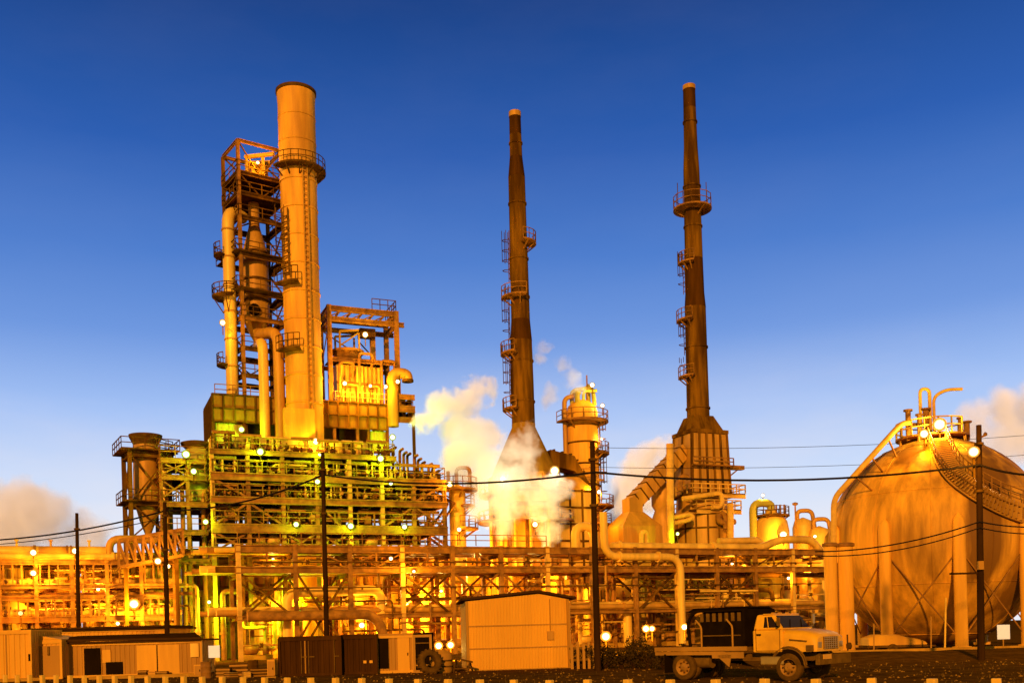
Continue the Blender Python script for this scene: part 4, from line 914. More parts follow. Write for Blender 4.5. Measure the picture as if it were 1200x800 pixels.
# pipework hugging the furnace
def rp(pts, r, m, lb): thing_pipe([pt(x, y, bb) for x, y, bb in pts], r, m, lb, bend=r*2.6, n=10)
rp([(800, 584, rb-3.9), (846, 577, rb-3.9), (846, 594, rb-3.9), (834, 594, rb-3.9)], .3, 'pale', 'pale cranked pipe on the platform of the right furnace')
rp([(789, 606, rb-4.1), (811, 602, rb-4.1), (811, 608, rb-4.1), (790, 613, rb-4.1)], .28, 'pale', 'pale hairpin pipe left of the right furnace drum')
rp([(842, 602, rb-4.2), (842, 613, rb-4.2), (861, 611, rb-4.2)], .36, 'steel', 'rusty elbow pipe at the right of the furnace drum')
rp([(856, 590, rb-4.6), (856, 634, rb-4.6)], .42, 'pale', 'pale stubby standpipe at the right of the furnace drum')
rp([(850, 620, rb-4.3), (850, 604, rb-4.3), (845, 600, rb-4.3)], .3, 'steel', 'short rusty bent standpipe against the furnace drum')
rp([(785, 520, rb-5), (786, 640, rb-5)], .45, 'pale', 'tall slender pale standpipe left of the right furnace box')
rp([(797, 575, rb-4.6), (797, 560, rb-4.6), (804, 556, rb-4.6), (807, 562, rb-4.6)], .3, 'steel', 'curled rusty pipe on the left wall of the right furnace')
# diagonal duct and hopper
A, B = pt(800, 528, rb), pt(741, 590, rb-.5)
t = T('flue_duct', 'long brown diagonal duct falling left from the right furnace', 'duct', B)
b = MB(); b.bar(A, B, 1.75, 1.75); dct = b.build('casing', 'insul2', t)
b = MB()
for i in range(9): x = A.lerp(B, (i+.5)/9); d = (B-A).normalized(); b.bar(x-d*.08, x+d*.08, 1.9, 1.9)
b.build('stiffener', 'stackrust', dct)
b = MB(); b.bar(B+Z(.6), B-Z(1.2), 1.85, 1.85); b.build('outlet', 'insul2', t)
c = flat(B); zh = B.z-1.1; zlo = zof(740, 618, B.y)
t = T('hopper', 'brown pyramid-topped hopper box under the diagonal duct', 'hopper', c)
b = MB(); frustum_box(b, c, (2.7, 2.4), zlo, (1.0, 1.0), zh); b.build('pyramid', 'insul2', t)
b = MB(); b.box(c+Z(zlo/2), (5.4, 4.8, zlo-.01), YAW); b.build('bin', 'insul2', t)
q = axis(776, 590, rb+1.5); k2 = q.y/F
t = T('surge_vessel', 'domed brown vessel between the diagonal duct and the furnace', 'vessel', q)
b = MB(); b.lathe(q, [(14*k2, 0), (14*k2, zax(q, 612)), (9*k2, zax(q, 598)), (12.5*k2, zax(q, 592)), (12.5*k2, zax(q, 574)), (9*k2, zax(q, 567)), (.1, zax(q, 563))], 24); b.build('shell', 'insul2', t)
for px, py in ((746, 600), (760, 580)): 
    q2 = axis(px, 600, rb-1.5); b = MB(); 
thing_pipe([pt(758, 640, rb-4), pt(758, 624, rb-4), pt(752, 622, rb-4), pt(752, 640, rb-4)], .3, 'pale', 'pale goose-neck pipe below the diagonal duct', bend=.6)
# ------------------------------------------------------------------ vessels between furnace and tank
q = axis(904, 610, 8.5); k2 = q.y/F
t = T('domed_vessel', 'domed orange vessel with an arched pipe, left of the round tank', 'vessel', q)
b = MB(); b.lathe(q, [(20*k2, 0), (20*k2, zax(q, 622)), (18*k2, zax(q, 611)), (13*k2, zax(q, 604)), (7*k2, zax(q, 601)), (7*k2, zax(q, 597))], 28); b.build('shell', 'insul', t)
b = MB(); d = V((-1, -.2, 0)).normalized(); x = q+d*(20*k2+.3); b.pipe([x+Z(8), x+Z(zax(q, 589)), q+Z(zax(q, 589)), q+Z(zax(q, 598))], .5, 14, 1.2); b.build('arched_pipe', 'greenlit', t)
landing(t, q, 602, 8, 1.4, -180, 180, 'stackrust', 1.0)
b = MB()
for dx in (.5, 1.0, 1.5): b.tube([q+V((dx, -.6, zax(q, 604))), q+V((dx, -.6, zax(q, 592)))], .12, 8)
b.build_each('nozzle', 'steel', t)
for px, nm, y0, bb, hw in ((941, 'short twin-nozzle brown vessel right of the domed vessel', 606, 9.5, 12), (960, 'squat orange vessel touching the left edge of the round tank', 616, 7.5, 13)):
    q = axis(px, 620, bb); k2 = q.y/F
    t = T('knockout_drum', nm, 'vessel', q)
    b = MB(); b.lathe(q, [(hw*k2, 0), (hw*k2, zax(q, y0+12)), (hw*k2*.8, zax(q, y0+4)), (.1, zax(q, y0))], 24); b.build('shell', 'insul', t)
    b = MB(); z = zax(q, y0+3); b.pipe([q+V((-.7, 0, z)), q+V((-.7, 0, z+1.2)), q+V((1.2, 0, z+1.2)), q+V((1.5, 0, z-1))], .28, 10); b.build('overhead_pipe', 'insul2', t)
q = axis(932, 600, 6); t = T('vent_pole', 'thin vent pole with a wide cap beside the domed vessel', 'vent', q+Z(zA))
b = MB(); b.tube([q+Z(zA), q+Z(zax(q, 592))], .1, 8); b.build('pole', 'steel', t); b = MB(); b.lathe(q+Z(zax(q, 592)), [(.1, 0), (.36, .1), (.36, .3), (.1, .4)], 12); b.build('cap', 'steel', t)
# ------------------------------------------------------------------ round tank
SY = 76.5; SC = W(1096, 636, SY); SR = 120.5*SY/F; SC.z = max(SC.z, SR+.12)
t = T('spherical_tank', 'huge stained orange spherical storage tank on legs at the right', 'spherical tank', flat(SC))
b = MB(); n1 = 48
b.lathe(SC, [(max(.01, SR*math.sin(math.pi*i/n1)), -SR*math.cos(math.pi*i/n1)) for i in range(n1+1)], 72, caps=False); sh = b.build('shell', 'sphere', t)
b = MB()
for i in range(12):
    a = 2*math.pi*i/12+.1; P = [SC+V((math.cos(a)*math.cos(u), math.sin(a)*math.cos(u), math.sin(u)))*(SR+.004) for u in [R(-62+124*j/24) for j in range(25)]]
    b.tube(P, .035, 5)
for lat in (-62, -25, 25, 62): b.tube([SC+V((math.cos(R(x))*math.cos(R(lat)), math.sin(R(x))*math.cos(R(lat)), math.sin(R(lat))))*(SR+.004) for x in range(0, 361, 6)], .035, 5)
b.build('weld_seam', 'sphere', sh)
NL_ = 10; lr = SR+.02; a_off = R(-101.5)
LP = []
for i in range(NL_):
    a = a_off+2*math.pi*i/NL_; q = flat(SC)+V((math.cos(a), math.sin(a), 0))*lr; LP.append(q)
    b = MB(); b.lathe(q, [(.62, 0), (.62, .2), (.42, .22), (.42, SC.z+.6), (.36, SC.z+1.0), (.05, SC.z+1.4)], 16); b.build('leg', 'stacktan', t)
for i in range(NL_):
    A, B = LP[i], LP[(i+1) % NL_]; b = MB(); b.tube([A+Z(.6), B+Z(SC.z-1)], .055, 6); b.tube([B+Z(.6), A+Z(SC.z-1)], .055, 6); b.build('cross_brace', 'steel', t)
def SP(lon, lat, o=0): return SC+V((math.cos(R(lon))*math.cos(R(lat)), math.sin(R(lon))*math.cos(R(lat)), math.sin(R(lat))))*(SR+o)
b = MB(); rb_ = MB(); N_ = 46
STAIR = [(1098, 519), (1103, 531), (1110, 547), (1123, 563), (1147, 580), (1176, 595), (1210, 607)]
def SS(f, o=0):
    x = max(0, min(1, f))*(len(STAIR)-1); i = min(int(x), len(STAIR)-2); u = x-i
    P0, P1, P2, P3 = STAIR[max(0, i-1)], STAIR[i], STAIR[i+1], STAIR[min(len(STAIR)-1, i+2)]
    q = [.5*(2*P1[k]+(P2[k]-P0[k])*u+(2*P0[k]-5*P1[k]+4*P2[k]-P3[k])*u*u+(3*P1[k]-P0[k]-3*P2[k]+P3[k])*u**3) for k in (0, 1)]
    dx_, dz_ = ray(q[0], q[1]); D = V((dx_, 1, dz_)).normalized(); oc = V((0, 0, H))-SC; bq = oc.dot(D); ds = bq*bq-(oc.length_squared-SR*SR)
    return SC+(V((0, 0, H))+D*(-bq-math.sqrt(max(0, ds)))-SC).normalized()*(SR+o)
for i in range(N_):
    f0 = i/(N_-1)*.99; P = SS(f0, .28); Q = SS(f0+.008, .28); d = (Q-P).normalized(); nn = (P-SC).normalized(); s_ = d.cross(nn).normalized()
    b.bar(P-s_*.62, P+s_*.62, .34, .09)
for e in (-.62, .62):
    L_ = []
    for i in range(N_):
        f0 = i/(N_-1)*.99; P = SS(f0, .2); d = (SS(f0+.008, .2)-P).normalized(); s_ = d.cross((P-SC).normalized()).normalized(); L_.append(P+s_*e)
    b.tube(L_, .08, 6); rb_.tube([x+Z(1.0) for x in L_], .045, 5); rb_.tube([x+Z(.55) for x in L_], .035, 5)
    for x in L_[::3]: rb_.bar(x, x+Z(1.0), .06)
sw = b.build('stairway', 'insul2', t); rb_.build('handrail', 'steel', sw)
pz = SC.z+SR-.35
b = MB(); b.ringdeck(flat(SC, pz+.5), .3, 2.6, .14, 0, 360, 20)
for i in range(8): a = math.pi*i/4; d = V((math.cos(a), math.sin(a), 0)); b.bar(flat(SC, pz-.3)+d*2.4, flat(SC, pz+.4)+d*2.4, .14)
tp = b.build('top_platform', 'steel', t); b = MB(); b.ringrail(flat(SC, pz+.5), 2.55, 0, 300, 1.1, 14, .045); b.build('railing', 'pale', tp)
b = MB(); c = flat(SC, pz+.5)
for dx, dy, hgt, r in ((-2.0, -.6, 1.9, .2), (-1.3, -.9, 1.5, .17), (-.6, -.4, 2.0, .22), (2.0, -.2, 1.3, .14), (2.5, -.2, 1.0, .22)):
    b = MB(); b.tube([c+V((dx, dy, -.3)), c+V((dx, dy, hgt))], r, 10); b.lathe(c+V((dx, dy, hgt)), [(r, 0), (r*1.7, 0), (r*1.7, .12), (r, .12)], 10, smooth=False); b.build('relief_valve', 'steel', tp)
b = MB(); b.tube([c+V((-2.0, -.6, .9)), c+V((-.6, -.4, .9))], .16, 8); b.build('crossover_pipe', 'steel', tp)
b = MB(); b.pipe([c+V((-.95, -.3, 0)), c+V((-.95, -.3, 3.6)), c+V((-.2, -.2, 3.6)), c+V((-.2, -.2, 0))], .13, 8, .4); b.pipe([c+V((.05, -.3, 0)), c+V((.05, -.3, 3.0)), c+V((1.0, -.3, 3.5)), c+V((2.2, -.3, 3.5))], .12, 8, .5); b.build('vent_pipe', 'pale', tp)
# pipe down the left flank of the tank
P = [W(1066, 495, SY-3), W(1056, 496, SY-3), W(977, 584, SY-5), W(977, 640, SY-5), flat(W(984, 700, SY-5), .2)]
root = T('drop_pipe', 'pale pipe sloping off the tank top and dropping down its left flank', 'pipe', P[-1])
b = MB(); b.pipe(P[:4]+[flat(P[3], .2)], .2, 10, .7); b.build('tube', 'pale', root)
for f in (.2, .45, .7): x = P[1].lerp(P[2], f); b = MB(); y = x+(SC-x).normalized()*((SC-x).length-SR+.1); b.bar(x, y, .1); b.build('bracket', 'steel', root)
for px, r, Y, lb in ((974, .42, 70, 'left of the two thick pale standpipes beside the round tank'), (992, .5, 71, 'right one of the two thick pale standpipes, against the round tank')):
    q = flat(W(px, 700, Y)); z = zof(px, 640, Y)
    root = T('standpipe', lb, 'pipe', q); b = MB(); b.tube([q, q+Z(z)], r, 16); b.build('tube', 'stacktan', root); b = MB(); b.lathe(q+Z(z), [(r, 0), (r*1.25, 0), (r*1.25, .2), (r, .25)], 16, smooth=False); b.build('flange', 'steel', root)
def bevel(o, w=.03, seg=2):
    m = o.modifiers.new('bevel', 'BEVEL'); m.width = w; m.segments = seg; m.limit_method = 'ANGLE'; m.angle_limit = R(35); return o
def XY(px, Y): return flat(W(px, 760, Y))
# ------------------------------------------------------------------ tall ribbed shed
Y = 54.0
A, B = XY(548, Y), XY(666.5, Y+.5); PK = XY(632, Y+.3)
zl, zp, zr = zof(548, 703, Y), zof(632, 693.5, Y), zof(667, 700, Y)
d = (B-A).normalized(); nb = V((-d.y, d.x, 0)); dep = 7.0
t = T('ribbed_shed', 'tall orange ribbed metal shed with a shallow dark roof, centre front', 'shed', A.lerp(B, .5))
def shz(x):
    f = (x-A).dot(d); fp = (PK-A).dot(d); L = (B-A).length
    return zl+(zp-zl)*f/fp if f < fp else zp+(zr-zp)*(f-fp)/(L-fp)
b = MB(); b.corr(A, B, .05, lambda x: shz(x)-.05, .16, .022); b.build('front_wall', 'shed', t)
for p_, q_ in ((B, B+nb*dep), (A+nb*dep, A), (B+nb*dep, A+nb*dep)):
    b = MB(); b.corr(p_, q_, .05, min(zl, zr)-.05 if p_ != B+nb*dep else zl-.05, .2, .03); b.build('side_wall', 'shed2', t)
b = MB(); o_ = -d*.25-nb*.22; pr = [A+o_+Z(zl-.01), PK-nb*.22+Z(zp), B+d*.45-nb*.22+Z(zr-.06)]; pr2 = [x+Z(.13) for x in pr][::-1]
b.prism(pr+pr2, V((0, 0, 0)), nb*(dep+.5)); b.build('roof', 'roof', t)
b = MB(); b.box(A.lerp(B, .5)+nb*(dep/2)+Z(.025), ((B-A).length+.1, dep+.1, .05), math.atan2(d.y, d.x)); b.build('plinth', 'kerb', t)
b = MB()
for P in (A, B): b.bar(P-nb*.05, P-nb*.05+Z((zl if P is A else zr)-.06), .12)
b.build_each('corner_trim', 'shed2', t)
for f in (.31, .63):
    b = MB(); b.bar(A-nb*.04+Z(zl*f), B-nb*.04+Z(zl*f), .04, .07); b.build('girt_line', 'shed2', t)
b = MB(); q = B+d*.02-nb*.1; b.pipe([q+d*.3+Z(zr-.12), q+d*.06+Z(zr-.3), q+d*.06+Z(.15), q+d*.06-nb*.2+Z(.06)], .045, 8); b.build('downspout', 'shed2', t)
b = MB(); b.box(A.lerp(B, .82)-nb*.06+Z(1.75), (.34, .12, .46), math.atan2(d.y, d.x)); b.build('meter_box', 'shed2', t)
b = MB(); b.tube([A.lerp(B, .82)-nb*.06+Z(1.98), A.lerp(B, .82)-nb*.06+Z(zp-.35)], .025, 6); b.build('conduit', 'shed2', t)
# ------------------------------------------------------------------ dark containers and huts
def box_building(px0, px1, Y, ytop, dep, name, label, cat, m, group=None, trim=None, roofm=None, over=0, yaw2=.5):
    A, B = XY(px0, Y), XY(px1, Y+yaw2*0); zt = zof((px0+px1)/2, ytop, Y); d = (B-A).normalized(); nb = V((-d.y, d.x, 0))
    t = T(name, label, cat, A.lerp(B, .5), group); L = (B-A).length; yw = math.atan2(d.y, d.x); c = A.lerp(B, .5)+nb*(dep/2)
    for p_, q_ in ((A, B), (B, B+nb*dep), (B+nb*dep, A+nb*dep), (A+nb*dep, A)):
        b = MB(); b.corr(p_, q_, .08, zt, .28, .035); b.build('wall', m, t)
    b = MB(); b.box(c+Z(zt+.05), (L+over*2+.08, dep+over*2+.08, .1), yw); b.build('roof', roofm or m, t)
    b = MB()
    for P in (A, B): b.bar(P-nb*.04+Z(.02), P-nb*.04+Z(zt), .13, .13, yw)
    b.bar(A-nb*.04+Z(.08), B-nb*.04+Z(.08), .1, .14); b.bar(A-nb*.045+Z(zt-.07), B-nb*.045+Z(zt-.07), .1, .13); b.build('corner_post', trim or m, t)
    return t, A, B, d, nb, zt, yw
t, A, B, d, nb, zt, yw = box_building(327.5, 399, 53, 747, 5.5, 'container', 'long dark brown container with a pale door seam, right of the clutter', 'container', 'container')
b = MB(); x = A.lerp(B, .42)-nb*.05; b.bar(x+Z(.1), x+Z(zt-.1), .06, .06); b.build('door_seam', 'shed2', t)
for f in (.36, .48, .9):
    x = A.lerp(B, f)-nb*.07; b = MB(); b.tube([x+Z(.15), x+Z(zt-.15)], .025, 6); b.bar(x+Z(1.0), x+d*.3+Z(1.0), .05); b.build('locking_bar', 'truckframe', t)
t, A, B, d, nb, zt, yw = box_building(401, 441, 53.4, 745, 5.0, 'container', 'shorter dark brown container with two small lit dots, beside the tan hut', 'container', 'container')
for f in (.66, .84): x = A.lerp(B, f)-nb*.05+Z(.65); b = MB(); b.box(x, (.16, .05, .14), yw); b.build('reflector_or_halo', 'shed', t)
t, A, B, d, nb, zt, yw = box_building(442, 485, 53.8, 744, 4.5, 'hut', 'tan hut with a dark doorway between the dark containers', 'hut', 'shed2', trim='shed')
b = MB(); x = A.lerp(B, .17)-nb*.03; b.box(x+Z(zt*.53), (.55, .06, zt*.8), yw); b.build('doorway', 'black', t)
b = MB(); x = A.lerp(B, .72)-nb*.04; b.box(x+Z(zt*.5), (.62, .05, zt*.86), yw); o = b.build('door', 'shed', t); b = MB(); b.box(x-nb*.05+d*.22+Z(zt*.5), (.05, .06, .14), yw); b.build('handle', 'black', o)
t, A, B, d, nb, zt, yw = box_building(485.5, 505, 53.2, 743, 1.5, 'cabinet', 'narrow black cabinet on short legs right of the tan hut', 'cabinet', 'black', trim='shed2')
b = MB(); b.box(A.lerp(B, .5)-nb*.05+Z(.4), ((B-A).length, .06, .07), yw); b.build('bottom_rail', 'shed2', t)
b = MB(); b.box(A.lerp(B, .5)-nb*.05+Z(zt*.78), ((B-A).length*.8, .03, .05), yw); b.build('door_bar', 'truckframe', t)
# left sheds
t, A, B, d, nb, zt, yw = box_building(-14, 36.5, 58.5, 740, 4, 'shed', 'bright orange flat-fronted shed at the far left edge', 'shed', 'shed')
b = MB(); x = A.lerp(B, .43)-nb*.05; b.bar(x+Z(.1), x+Z(zt-.15), .07, .04); b.build('panel_joint', 'shed2', t)
b = MB(); b.box(B-nb*.08-d*.06+Z(zt*.47), (.1, .12, .4), yw); b.build('latch', 'black', t)
t, A, B, d, nb, zt, yw = box_building(43.5, 72, 59.5, 751, 4, 'shed', 'small shed with a slanting top beside the bright left shed', 'shed', 'shed')
b = MB(); zt2 = zof(44, 744, 59.5); b.prism([A-nb*.0+Z(zt+.11), B+Z(zt+.11), A+Z(zt2)], V((0, 0, 0)), nb*4); b.build('slanted_top', 'shed', t)
b = MB(); b.box(A.lerp(B, .5)-nb*.05+Z(zt*.46), ((B-A).length*.96, .05, zt*.85), yw); o = b.build('door', 'shed2', t); b = MB(); b.box(A.lerp(B, .5)-nb*.1+Z(zt*.75), (.12, .1, .5), yw); b.build('hinge', 'truckframe', o)
t, A, B, d, nb, zt, yw = box_building(74, 236, 60.5, 752, 2.4, 'workshop', 'long low ribbed workshop with a dark roof, left front', 'workshop', 'shed2', trim='shed', roofm='roof', over=.25)
b = MB(); ze, zh = zof(74, 751, 60.5)+.1, zof(200, 741.5, 63); C0, C1 = A-d*.9-nb*.4, B+d*.15-nb*.4; C2, C3 = A.lerp(B, .86)+nb*2.6, A-d*.2+nb*2.6
b.add([C0+Z(ze), C1+Z(ze-.08), C2+Z(zh), C3+Z(zh), C0+Z(ze-.12), C1+Z(ze-.2), C2+Z(zh-.12), C3+Z(zh-.12)], [(0, 1, 2, 3), (7, 6, 5, 4), (0, 4, 5, 1), (1, 5, 6, 2), (2, 6, 7, 3), (3, 7, 4, 0)]); b.build('roof_slope', 'roof', t)
def onwall(f, w, z0, z1, m, nm, o=.05): b = MB(); b.box(A.lerp(B, f)-nb*o+Z((z0+z1)/2), (w, .06, z1-z0), yw); return b.build(nm, m, t)
onwall(.215, 1.0, .12, zt*.86, 'black', 'doorway'); onwall(.275, .06, .1, zt*.86, 'shed', 'door_frame')
onwall(.315, .5, zt*.42, zt*.8, 'shed', 'notice_board')
onwall(.37, 1.0, .1, zt*.44, 'black', 'open_bay'); onwall(.61, 1.25, .14, zt*.9, 'shed', 'sheet_door'); onwall(.76, 1.35, .14, zt*.9, 'shed', 'sheet_door')
onwall(.955, .5, zt*.52, zt*.92, 'insul', 'meter_box', .1)
for k, (f, w, h_) in enumerate(((.60, .5, .36), (.67, .42, .3), (.74, .6, .28))):
    root = T('crate', ('dark open crate at the foot of the workshop wall', 'small pale crate at the foot of the workshop wall', 'low brown crate at the foot of the workshop wall')[k], 'crate', A.lerp(B, f)-nb*.6)
    c = A.lerp(B, f)-nb*.6; b = MB(); b.box(c+Z(h_*.5), (w, .4, h_), yw); b.build('body', ('dark', 'shed', 'truckframe')[k], root)
    b = MB()
    for z in (.2, .8): b.box(c+Z(h_*z), (w+.04, .44, h_*.18), yw)
    b.build('batten', 'shed2', root)
t, A, B, d, nb, zt, yw = box_building(31, 196, 68, 738, 5, 'store_building', 'store building with a thin dark roof edge behind the low workshop', 'building', 'shed', roofm='roof', over=.3)
b = MB(); zz = zof(100, 735.5, 68); b.box(A.lerp(B, .5)+nb*2.4+Z(zt+.16), ((B-A).length*1.02, 5.8, .12), yw); b.build('roof_edge', 'roof', t)
# electrical cabinets, signs and clutter beside the workshop
for k, (px, y0, y1, w, Y_, lb) in enumerate(((232.5, 778, 793, .45, 57.5, 'pale low electrical cabinet at the right corner of the workshop'), (318, 772, 792, .4, 52.5, 'slim tan cabinet against the left end of the long dark container'))):
    c = XY(px, Y_); zt = zof(px, y0, Y_); root = T('electrical_cabinet', lb, 'cabinet', c); b = MB(); b.box(c+Z(zt/2+.05), (w, .4, zt-.1), 0); bevel(b.build('body', 'shed', root), .02)
    b = MB(); b.box(c+V((0, -.21, zt/2)), (w*.8, .03, zt*.8)); o = b.build('door', 'shed2', root); b = MB(); b.box(c+V((w*.25, -.24, zt/2)), (.04, .04, .12)); b.build('handle', 'black', o)
    b = MB(); b.box(c+Z(.03), (w+.1, .5, .06)); b.build('base', 'kerb', root)
def sign(px, py, w, h, Y_, lab):
    c = W(px, py, Y_); root = T('blank_sign', lab, 'sign', flat(c)); b = MB(); b.box(c, (w, .04, h), .1); bevel(b.build('board', 'sign', root), .01, 1)
    b = MB(); b.tube([flat(c)+V((0, .06, 0)), c+V((0, .06, h/2))], .035, 8); b.build('post', 'shed2', root)
sign(251, 763, .6, .66, 55, 'white square sign on a post right of the workshop')
sign(1176, 740, .72, .78, 55, 'white square sign on a post under the right side of the round tank')
for k, (px, w, h_, m, Y_, lb) in enumerate(((262, .7, .5, 'truckframe', 54.5, 'brown crate below the white sign near the workshop'), (279, .9, .7, 'dark', 55.5, 'dark tall crate in the clutter left of the long container'), (288, .35, .3, 'insul', 53.5, 'small pale crate in the clutter left of the long container'), (304, .8, .45, 'dark', 54.0, 'dark wide crate beside the slim tan cabinet'), (270, .5, .3, 'shed2', 53.2, 'low tan crate in front of the dark clutter'))):
    c = XY(px, Y_); root = T('crate', lb, 'crate', c); b = MB(); b.box(c+Z(h_/2), (w, .5, h_), .2*k); b.build('body', m, root)
    b = MB()
    for z in (.15, .5, .85): b.box(c+Z(h_*z), (w+.05, .55, h_*.14), .2*k)
    b.build('batten', 'shed2' if m != 'shed2' else 'dark', root)
for px, Y_, lb in ((241, 54, 'rusty upright drum left of the white sign'), (296, 54.8, 'dark upright drum among the crates left of the long container')):
    c = XY(px, Y_); root = T('oil_drum', lb, 'drum', c); b = MB(); b.lathe(c, [(.28, 0), (.29, .02), (.28, .04), (.28, .29), (.295, .31), (.28, .33), (.28, .58), (.295, .6), (.28, .62), (.28, .86), (.29, .88), (.26, .87)], 20); b.build('body', 'stackrust' if px > 250 else 'steel', root)
    b = MB(); b.lathe(c+V((.12, 0, .868)), [(.04, 0), (.04, .03)], 8); b.build('bung', 'dark', root)
# leaning tyres and tank between cabinet and tall shed
def tyre(c, r, w, yw_, lean, lab, cat='tyre'):
    root = T('loader_tyre', lab, cat, flat(c)); ax = V((math.cos(yw_), math.sin(yw_), math.sin(lean))).normalized()
    b = MB(); c = flat(c, r*.97); b.lathe(c-ax*w/2, [(r*.55, .0), (r*.86, 0), (r*.98, w*.12), (r, w*.3), (r, w*.7), (r*.98, w*.88), (r*.86, w), (r*.55, w), (r*.5, w*.8), (r*.5, w*.2), (r*.55, 0)], 28, ax=ax, caps=False)
    b.build('casing', 'rubber', root); b = MB()
    for i in range(18):
        a = 2*math.pi*i/18; e1 = ax.cross(V((0, 0, 1))).normalized(); e2 = ax.cross(e1); p_ = c+(e1*math.cos(a)+e2*math.sin(a))*r; b.bar(p_-ax*w*.42, p_+ax*w*.42+(e1*-math.sin(a)+e2*math.cos(a))*.08, .09, .07)
    b.build('tread_block', 'dark', root)
tyre(XY(503, 51.2), .62, .4, R(-62), .25, 'big dark tyre leaning on the narrow black cabinet')
c = XY(517, 52.4); t = T('water_tank', 'dusty upright round tank beside the leaning tyre', 'tank', c)
b = MB(); b.lathe(c, [(.5, 0), (.56, .08), (.56, .9), (.48, 1.06), (.2, 1.14), (.2, 1.2), (.01, 1.2)], 24); b.build('body', 'shed2', t)
b = MB()
for z in (.3, .6): b.lathe(c, [(.555, z), (.59, z), (.59, z+.07), (.555, z+.07)], 24, caps=False)
b.build_each('hoop', 'dark', t)
c = XY(541, 52.5); t = T('sawhorse', 'low dark A-frame sawhorse at the left corner of the tall shed', 'sawhorse', c)
b = MB(); b.bar(c+V((-.35, 0, .72)), c+V((.55, 0, .5)), .1); b.build('beam', 'dark', t)
for sx_, zz in ((-.3, .7), (.4, .53)):
    for s in (-1, 1): b = MB(); b.bar(c+V((sx_, .02*s, zz)), c+V((sx_+.12*s, .3*s, 0)), .07); b.build('leg', 'dark', t)
b = MB(); b.bar(c+V((-.35, -.24, .2)), c+V((.5, -.24, .2)), .06); b.build('stretcher', 'dark', t)
# ------------------------------------------------------------------ fence stakes, shrubs
Yf = 52.5
t = T('plank_fence', 'broken low plank fence between the tall shed and the tall dark pole', 'fence', XY(682, Yf))
for i, px in enumerate((670, 677, 684, 690, 696)): c = XY(px, Yf); b = MB(); b.box(c+Z(.65+.05*(i % 2)), (.14, .06, 1.3+.1*(i % 2))); b.build('picket', 'shed2', t)
for z in (.45, 1.05): b = MB(); b.bar(XY(667, Yf+.08)+Z(z), XY(699, Yf+.08)+Z(z+.05), .06, .12); b.build('rail', 'truckframe', t)
def shrub(px, Y_, w, h, lab, seed):
    rg = random.Random(seed); c = XY(px, Y_); root = T('shrub', lab, 'shrub', c, 'dark shrubs by the truck')
    b = MB()
    for i in range(9): a = rg.uniform(0, 6.28); tip = c+V((math.cos(a)*w*.35, math.sin(a)*w*.3, h*rg.uniform(.5, .85))); b.tube([c+V((rg.uniform(-.1, .1), 0, 0)), c.lerp(tip, .5)+V((rg.uniform(-.1, .1), 0, .1)), tip], [.035, .025, .008], 5)
    b.build('stem', 'wood', root)
    b = MB(); cl = [(c+V((rg.gauss(0, w*.22), rg.gauss(0, w*.18), h*rg.uniform(.2, .85))), rg.uniform(.16, .34)) for _ in range(16)]
    for q, r in cl:
        for _ in range(70):
            v = V((rg.gauss(0, 1), rg.gauss(0, 1), rg.gauss(0, 1))).normalized()*r*rg.uniform(.5, 1.1); x = q+v
            if x.z < .03: continue
            u = V((rg.gauss(0, 1), rg.gauss(0, 1), rg.gauss(0, 1))).normalized(); w2 = u.cross(v).normalized(); s = rg.uniform(.04, .08); b.add([x-u*s, x+w2*s*.5, x+u*s, x-w2*s*.5], [(0, 1, 2, 3)])
    b.build('foliage', 'leaf', root)
for i, (px, Y_, w, h, lb) in enumerate(((708, 51.5, 1.5, 1.2, 'low dark shrub at the foot of the tall dark pole'), (728, 51, 1.7, 1.45, 'dark rounded shrub second right of the tall dark pole'), (743, 50.5, 1.6, 1.65, 'tallest dark shrub midway between the pole and the truck'), (758, 50, 1.5, 1.15, 'low dark shrub just left of the truck bed'), (779, 48, 1.6, 1.1, 'dark shrub behind the tail of the truck bed'), (685, 53.6, 1.5, 1.3, 'dark shrub behind the broken plank fence'))):
    shrub(px, Y_, w, h, lb, 40+i)
